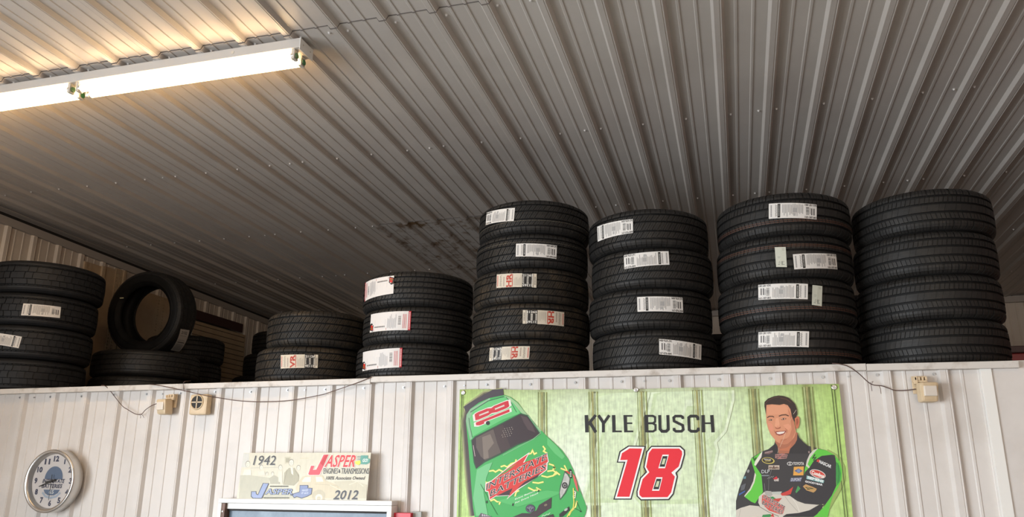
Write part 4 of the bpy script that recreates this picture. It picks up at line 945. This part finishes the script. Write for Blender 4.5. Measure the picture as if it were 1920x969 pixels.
for (u, v_) in ((869, 736), (1193, 730.5), (1564, 726)):
    c = at(u, v_, YBN); o = lathe('grommet', [(.0045, -.003), (.0105, -.003), (.0115, -.0045), (.0105, -.006), (.0045, -.006), (.0038, -.0045)], 24, M['steel'], ban, 'Y')
    o.location = bl(c.x, c.z, 0)
    bm = bmesh.new(); add_cyl(bm, (0, -.003, 0), (0, -.0075, 0), .0050, 8); bmo('hanging_screw', bm, M['screw'], o)

# ------------------------------------------------------------------ printed sign leaning above the window
YS = -.062
a, b, c = at(448.6, 849, YS), at(691.8, 846.5, YS), at(447.7, 934.5, YS)
sx0, sx1, sz0, sz1 = at(448, 890, YS).x, b.x, c.z, (a.z + b.z) / 2
sign = tag(empty('advertising_sign', ((sx0 + sx1) / 2, YS, sz0), (math.radians(-6), 0, 0)), 'cream 1942 to 2012 engine company sign leaning on top of the window frame', 'sign')
hw, hh2 = (sx1 - sx0) / 2, sz1 - sz0
box('sign_board', -hw, hw, 0, .004, 0, hh2, M['white'], sign, .0008)
CS, CS2, CS3 = ((430, 830), 6.6207), ((560, 840), 12.114), ((440, 900), 12.0)
def smap(o_, s_):
    def fn(x_, y_, h_): w_ = at(x_ / s_ + o_[0], y_ / s_ + o_[1], YS); return (max(-hw, min(hw, w_.x - (sx0 + sx1) / 2)), -h_, max(0, min(hh2, w_.z - sz0)))
    return fn
p = Print(lambda x_, y_, h_: (x_, -h_, y_), .0004, .00003)
p.rect(-hw, hw, 0, hh2, (212, 208, 188), 1)
p.mapf = smap(*CS)
# sepia crowd, bench and old car of the background picture (simple tone shapes)
p.poly([(118, 400), (240, 400), (480, 430), (480, 560), (660, 600), (1020, 690), (118, 690)], (188, 186, 166)); p.poly([(118, 125), (215, 125), (215, 300), (118, 300)], (204, 204, 196)); p.poly([(660, 170), (735, 170), (735, 250), (665, 255)], (196, 192, 168)); p.poly([(675, 185), (722, 185), (722, 238), (678, 240)], (166, 162, 140))
for x_ in (290, 390, 460, 540, 590, 820, 860, 930): p.stroke([(x_, 125), (x_ + 4, 330)], 3, (206, 202, 180))
p.stroke([(240, 310), (640, 300)], 4, (170, 168, 158)); p.stroke([(850, 190), (960, 186)], 4, (206, 196, 160))
for cx, cy, r in ((205, 260, 30), (375, 300, 24), (612, 300, 24), (745, 240, 32), (838, 305, 24), (520, 380, 18), (450, 380, 16)):
    p.ellipse(cx, cy, r, r * 1.35, (150, 146, 132)); p.ellipse(cx + 2, cy + 4, r * .84, r * 1.15, (226, 222, 204)); p.bars([(cx - r * .5, cx - r * .2, cy - 4, cy), (cx + r * .1, cx + r * .4, cy - 4, cy), (cx - r * .3, cx + r * .2, cy + r * .6, cy + r * .7)], (140, 136, 124))
p.poly([(665, 370), (720, 310), (790, 310), (850, 400), (850, 470), (790, 530), (660, 520)], (170, 166, 142)); p.poly([(740, 300), (770, 305), (780, 400), (755, 380)], (230, 226, 210)); p.stroke([(700, 330), (670, 500)], 4, (130, 126, 108)); p.stroke([(800, 340), (850, 420)], 4, (140, 136, 116))
p.poly([(480, 440), (540, 400), (600, 430), (620, 510), (500, 510)], (176, 174, 154)); p.poly([(590, 350), (640, 350), (650, 500), (600, 480)], (216, 214, 196)); p.poly([(340, 350), (420, 345), (430, 400), (340, 400)], (214, 212, 196)); p.poly([(170, 330), (250, 330), (260, 400), (150, 400)], (220, 218, 204))
p.poly([(845, 480), (900, 415), (1000, 395), (1140, 400), (1185, 470), (1340, 520), (1400, 560), (1600, 600), (1600, 690), (860, 690), (820, 560)], (206, 196, 168)); p.poly([(895, 470), (925, 425), (1000, 420), (1000, 485), (895, 485)], (230, 226, 206)); p.poly([(1060, 420), (1130, 420), (1160, 480), (1070, 485)], (232, 228, 208)); p.ellipse(1110, 660, 82, 80, (190, 182, 156)); p.ellipse(1112, 680, 44, 44, (226, 220, 200)); p.ellipse(1112, 690, 24, 26, (196, 190, 166)); p.stroke([(1050, 510), (1340, 530), (1350, 600)], 5, (186, 176, 148)); p.stroke([(1240, 520), (1400, 600)], 5, (230, 224, 204))
p.poly([(1280, 480), (1500, 470), (1700, 520), (1735, 690), (1600, 690), (1420, 600)], (200, 194, 170)); p.stroke([(1480, 520), (1580, 480), (1660, 540)], 6, (226, 222, 200)); 
# big lettering
for off, cc in ((5, (150, 150, 148)), (0, (52, 50, 50))):
    p.text('1942', (270 + off, 272 + off), (272, 0), (24, -118), cc, .0)
    p.text('2012', (1292 + off, 700 + off), (292, 0), (30, -110), cc, .02)
for bold, cc in ((.05, (246, 226, 216)), (.02, (210, 52, 58))): p.text('ASPER', (1165, 296), (366, 0), (42, -146), cc, bold)
p.poly([(1140, 138), (1218, 135), (1118, 392), (1100, 403), (975, 403), (958, 388), (992, 275), (1045, 275), (1028, 325), (1060, 322)], (244, 222, 214)); p.poly([(1146, 144), (1208, 141), (1110, 388), (1096, 397), (980, 397), (966, 384), (996, 282), (1038, 282), (1022, 334), (1064, 330)], (222, 74, 86)); p.poly([(1170, 144), (1208, 141), (1150, 290), (1110, 250)], (196, 40, 46))
p.text('ENGINES', (1152, 382), (176, 0), (4, -70), (66, 74, 86), .0); p.text('&', (1338, 370), (24, 0), (0, -42), (50, 56, 66), .02); p.text('TRANSMISSIONS', (1372, 384), (346, 0), (4, -72), (66, 74, 86), .0)
p.text('100% Associate Owned', (1186, 456), (478, 0), (12, -42), (74, 72, 74), .01)
for i in range(3): p.stroke([(1565, 165 + i * 20), (1612, 163 + i * 20)], 6, (58, 96, 100))
p.poly([(1612, 152), (1700, 152), (1698, 185), (1728, 200), (1722, 245), (1680, 265), (1612, 262), (1600, 220)], (96, 160, 146)); p.text('GO!', (1632, 235), (62, -2), (8, -40), (232, 240, 232), .03); p.poly([(1538, 228), (1608, 215), (1612, 250), (1590, 275), (1550, 262)], (226, 220, 84))
# old blue logo
p.mapf = smap(*CS3)
p.poly([(620, 62), (760, 70), (622, 410), (600, 414), (410, 410), (366, 370), (368, 250), (480, 250), (480, 300), (520, 320)], (46, 52, 72)); p.poly([(634, 74), (742, 80), (608, 396), (590, 400), (422, 398), (384, 362), (384, 262), (470, 262), (478, 312), (528, 340)], (140, 156, 196))
for bold, cc in ((.05, (46, 52, 72)), (.005, (150, 166, 204))): p.text('ASPER', (690, 318), (600, 0), (34, -122), cc, bold)
p.poly([(1452, 110), (1640, 108), (1652, 140), (1640, 170), (1742, 176), (1730, 318), (1640, 370), (1510, 414), (1400, 374), (1340, 404), (1300, 350), (1238, 336), (1320, 300), (1450, 260)], (46, 52, 72)); p.poly([(1462, 120), (1630, 120), (1632, 182), (1726, 190), (1716, 310), (1632, 356), (1510, 398), (1400, 360), (1345, 388), (1310, 340), (1330, 310), (1460, 270)], (122, 136, 176))
p.text('MAKES', (1510, 250), (130, -6), (6, -40), (200, 208, 226), .02); p.text('IT GO!', (1500, 312), (150, -4), (6, -40), (200, 208, 226), .02); p.bars([(782 + i * 19, 794 + i * 19, 124, 152) for i in range(22)] + [(652 + i * 20, 665 + i * 20, 386, 410) for i in range(29)], (84, 90, 82))
p.build('printed_face', M['sign'], sign)

# ------------------------------------------------------------------ interior window, its frame stands proud of the ribs
YW = -.075
w0, w1 = at(410, 934, YW), at(735, 934.5, YW)
wi = tag(empty('window_1', ((w0.x + w1.x) / 2, 0, -1.25)), kind='structure')
X0, X1, ZT, cxw = w0.x, w1.x, w0.z, (w0.x + w1.x) / 2
def wbox(name, x0, x1, y0, y1, z0, z1, m, bev=0.0): return box(name, x0 - cxw, x1 - cxw, y0, y1, z0 + 1.25, z1 + 1.25, m, wi, bev)
ZB = ZT - .95
wbox('head_casing', X0, X1, YW, .001, ZT - .022, ZT, M['white'], .0015)
wbox('side_casing', X0, X0 + .021, YW, .001, ZB, ZT - .023, M['white'], .0015); wbox('side_casing', X1 - .021, X1, YW, .001, ZB, ZT - .023, M['white'], .0015)
wbox('sill_casing', X0, X1, YW, .001, ZB - .022, ZB - .001, M['white'], .0015)
o = wbox('wood_jamb', X0 + .0215, X0 + .040, YW + .004, .02, ZB, ZT - .024, M['wood'], .001)
bm = bmesh.new(); add_cyl(bm, (X0 + .030 - cxw, YW + .004, ZT - .065 + 1.25), (X0 + .030 - cxw, YW + .0005, ZT - .065 + 1.25), .0035, 10); bmo('jamb_screw', bm, M['screw'], o)
wbox('sash_head', X0 + .041, X1 - .022, YW + .020, -.02, ZT - .052, ZT - .0235, M['white'], .0015)
wbox('sash_stile', X1 - .034, X1 - .022, YW + .020, -.02, ZB, ZT - .053, M['white'], .001)
wbox('rubber_gasket', X0 + .041, X1 - .0345, YW + .030, -.018, ZT - .062, ZT - .0525, M['dark'])
wbox('glass_pane', X0 + .046, X1 - .040, YW + .040, -.026, ZB, ZT - .0625, M['glass'])
for xx in (X0 + .10, X0 + .53, X1 - .06):
    bm = bmesh.new(); add_cyl(bm, (xx - cxw, YW + .020, ZT - .036 + 1.25), (xx - cxw, YW + .018, ZT - .036 + 1.25), .0028, 8); bmo('sash_screw', bm, M['screw'], wi)

# red and grey boards at the bottom edge
rz = at(755, 961, -.03)
rs = tag(box('red_board', at(741, 962, -.03).x, at(772.5, 962, -.03).x, -.045, -.004, rz.z - .32, rz.z, M['signred'], bev=.002), 'bright red board right of the window, only its top edge in view', 'board')
gb = tag(box('grey_board', at(773.5, 959, -.012).x, at(790.5, 959, -.012).x, -.016, -.002, rz.z - .32, rz.z + .006, M['grey'], bev=.001), 'thin grey board just right of the bright red board', 'board')

# ------------------------------------------------------------------ wall clock
yc0, yc1 = -.082, -.001
cc_ = at(90, 901.5, yc0); Rc = abs(at(90, 841.5, yc0).z - at(90, 962, yc0).z) / 2
clk = tag(empty('wall_clock', (cc_.x, yc1, cc_.z)), 'round brushed-metal wall clock with a battery company emblem on its dial', 'clock')
d_ = yc0 - yc1
lathe('metal_rim', [(Rc * .93, 0), (Rc * .985, -.012), (Rc, d_ + .012), (Rc * .985, d_ + .003), (Rc * .955, d_), (Rc * .90, d_ + .003), (Rc * .868, d_ + .008), (Rc * .862, d_ + .035), (Rc * .80, d_ + .04), (Rc * .80, 0)], 72, M['steel'], clk, 'Y')
yf = d_ + .036
p = Print(lambda x_, y_, h_: (x_ * Rc, yf - h_, y_ * Rc), 0, .00006)
p.ellipse(0, 0, .865, .865, (204, 194, 186), n=64)
ink = (58, 60, 78)
for i in range(1, 13):
    a_ = math.pi / 2 - i * math.pi / 6; cx, cy = .70 * math.cos(a_), .70 * math.sin(a_); s_ = str(i); wd = .095 if len(s_) == 1 else .19
    if i == 1: wd = .05
    p.text(s_, (cx - wd / 2, cy - .075), (wd, 0), (0, .16), ink, .05 if i > 1 else 0)
p.poly([(-.36 + 0, .06)] + [(.36 * math.cos(t), .08 + .38 * math.sin(t)) for t in [math.pi - k * math.pi / 20 for k in range(21)]] + [(.36, .06)], (92, 106, 126))
p.poly([(-.33, -.27), (.33, -.27), (.26, -.38), (.12, -.45), (-.12, -.45), (-.26, -.38)], (92, 106, 126)); p.stroke([(-.36, -.36), (-.22, -.48), (0, -.53), (.22, -.48), (.36, -.36)], .07, (160, 168, 178)); p.text('65', (-.09, -.40), (.18, 0), (0, .11), (206, 204, 200), .03)
p.text('INTERSTATE', (-.42, -.06), (.86, 0), (.02, .12), ink, .03); p.text('BATTERIES', (-.42, -.22), (.80, 0), (.02, .12), ink, .03)
p.build('dial', M['ink'], clk)
def hand(name, ang, ln, wd, yy, tail=.12):
    a_ = math.radians(90 - ang); dx, dz = math.cos(a_), math.sin(a_); nx, nz = -dz, dx; bm = bmesh.new()
    pts = [(-tail * dx + wd * nx, -tail * dz + wd * nz), (ln * dx + wd * .5 * nx, ln * dz + wd * .5 * nz), (ln * dx - wd * .5 * nx, ln * dz - wd * .5 * nz), (-tail * dx - wd * nx, -tail * dz - wd * nz)]
    fr = [bm.verts.new((x_ * Rc, yy, z_ * Rc)) for x_, z_ in pts]; bk_ = [bm.verts.new((x_ * Rc, yy + .0012, z_ * Rc)) for x_, z_ in pts]
    bm.faces.new(fr); bm.faces.new(bk_[::-1]); [bm.faces.new((fr[i], bk_[i], bk_[(i + 1) % 4], fr[(i + 1) % 4])) for i in range(4)]
    return bmo(name, bm, M['dark'], clk)
hand('minute_hand', 250, .52, .028, yf - .010); hand('hour_hand', 262, .30, .035, yf - .006); hand('second_hand', 179, .60, .010, yf - .014, .2)
bm = bmesh.new(); add_cyl(bm, (0, yf - .001, 0), (0, yf - .016, 0), .006, 16); bmo('hub', bm, M['dark'], clk)
gp = [(Rc * .864 * math.cos(t), d_ + .014, Rc * .864 * math.sin(t)) for t in [2 * math.pi * k / 64 for k in range(64)]]
link('glass_cover', pydata('glass_cover', gp, [tuple(range(64))]), M['clear'], clk)

# ------------------------------------------------------------------ alarm sensors, sounder and wires
def motion_sensor(u, v_, sg, label):
    c = at(u, v_, -.04)
    r = tag(empty('motion_sensor', (c.x, -.001, c.z)), label, 'sensor', 'motion sensors under the wall cap')
    bm = bmesh.new(); add_box(bm, sg * .012 - .030, sg * .012 + .030, -.008, 0, -.01, .066, .002)
    add_box(bm, sg * .030 - .008, sg * .030 + .008, -.030, -.008, .030, .064, .002)
    add_box(bm, sg * .012 - .028, sg * .012 + .028, -.026, -.010, .038, .046, .002)
    for i in range(4): add_box(bm, sg * .008 - .026 + i * .014, sg * .008 - .018 + i * .014, -.030, -.008, .046, .060, .0015)
    bmo('mounting_bracket', bm, M['cream'], r)
    bm = bmesh.new(); add_box(bm, -.038, .038, -.066, -.012, -.050, .034, .011)
    o = bmo('sensor_body', bm, M['cream'], r)
    for vv in o.data.vertices:
        t = (vv.co.z + .050) / .084; vv.co.y += -.006 + .014 * (1 - t); vv.co.x *= .88 + .14 * t
    o.rotation_euler = (0, 0, math.radians(-12 * sg))
    bm = bmesh.new(); add_box(bm, -.027, .027, -.0735, -.060, -.026, .018, .004); bmo('sensor_lens', bm, M['lens'], o)
    return r
motion_sensor(311, 760, 1, 'cream motion sensor with milky lens at left, wired, beside the round-grille sounder')
motion_sensor(1735, 732, -1, 'cream motion sensor with milky lens at far right, right of the banner')
c = at(375, 757, -.03)
sd = tag(empty('alarm_sounder', (c.x, -.001, c.z)), 'cream square alarm sounder with a round cross-barred grille', 'alarm')
bm = bmesh.new(); add_box(bm, -.056, .056, -.045, 0, -.060, .052, .010); bmo('sounder_body', bm, M['cream'], sd)
lathe('grille_ring', [(.034, -.044), (.036, -.050), (.040, -.050), (.043, -.044)], 36, M['cream'], sd, 'Y').location = (-.008, 0, .008)
bm = bmesh.new(); add_cyl(bm, (-.008, -.0448, .008), (-.008, -.0462, .008), .034, 32); bmo('grille_opening', bm, M['dark'], sd)
bm = bmesh.new(); add_box(bm, -.011, -.005, -.049, -.0464, -.026, .042); add_box(bm, -.042, .026, -.049, -.0464, .005, .011); bmo('cross_bars', bm, M['cream'], sd)
def wire(name, pts, label, r=.0022, Y=-.012):
    bm = bmesh.new(); path = smooth_path([at(a, b, y_) for a, b, y_ in pts]); add_tube(bm, path, r)
    return bm
def wobj(bm, label): o = bmo('wire', bm, M['wire'], None, True); return tag(o, label, 'wire')
bm = wire('w', [(190, 722.5, -.030), (196, 723, -.032), (205, 730.5, -.02), (227.6, 759, -.012), (240, 768, -.01), (254, 775.8, -.012), (265, 776.3, -.02), (273, 768, -.02), (285, 760, -.02), (297, 755.5, -.03)], '')
add_tube(bm, [at(264, 776, -.015), at(268, 779, -.02), at(270, 783, -.02)], .0012); add_tube(bm, [at(262, 776, -.015), at(264, 781, -.018), at(263, 784, -.02)], .0012)
wobj(bm, 'thin brown wire drooping to the left motion sensor')
bm = wire('w', [(280, 720.5, -.035), (300, 722.8, -.03), (349, 733, -.04), (362, 736, -.058), (391, 742.7, -.058), (410, 745.6, -.03), (446.5, 751, -.01), (488, 753, -.01), (543.7, 750.5, -.012), (600, 740.5, -.02), (620, 734.6, -.02), (660, 721, -.028), (692, 708.7, -.030), (697, 706.5, -.03)], '')
wobj(bm, 'long dark wire sagging along the wall left of the banner')
bm = wire('w', [(345.5, 734, -.02), (344, 725, -.03), (344, 718, -.034), (348, 714.5, -.03), (358, 714, .02)], '', .0016)
wobj(bm, 'short pale wire loop hooked over the wall cap above the sounder')
bm = wire('w', [(1560, 681, -.03), (1575, 682.5, -.034), (1591, 687, -.032), (1609, 699, -.02), (1632.5, 719.4, -.012), (1652.5, 723, -.015), (1665, 727, -.015), (1678.8, 731.7, -.015), (1700, 731.5, -.015), (1717, 729, -.03)], '')
add_tube(bm, [at(1634, 720, -.014), at(1637, 715, -.02), at(1632, 717, -.022), at(1634, 726, -.022), at(1635, 733, -.022)], .0012); add_tube(bm, [at(1648, 722, -.014), at(1651, 729, -.022), at(1652, 738, -.024)], .0012)
wobj(bm, 'dark wire running down to the right motion sensor')
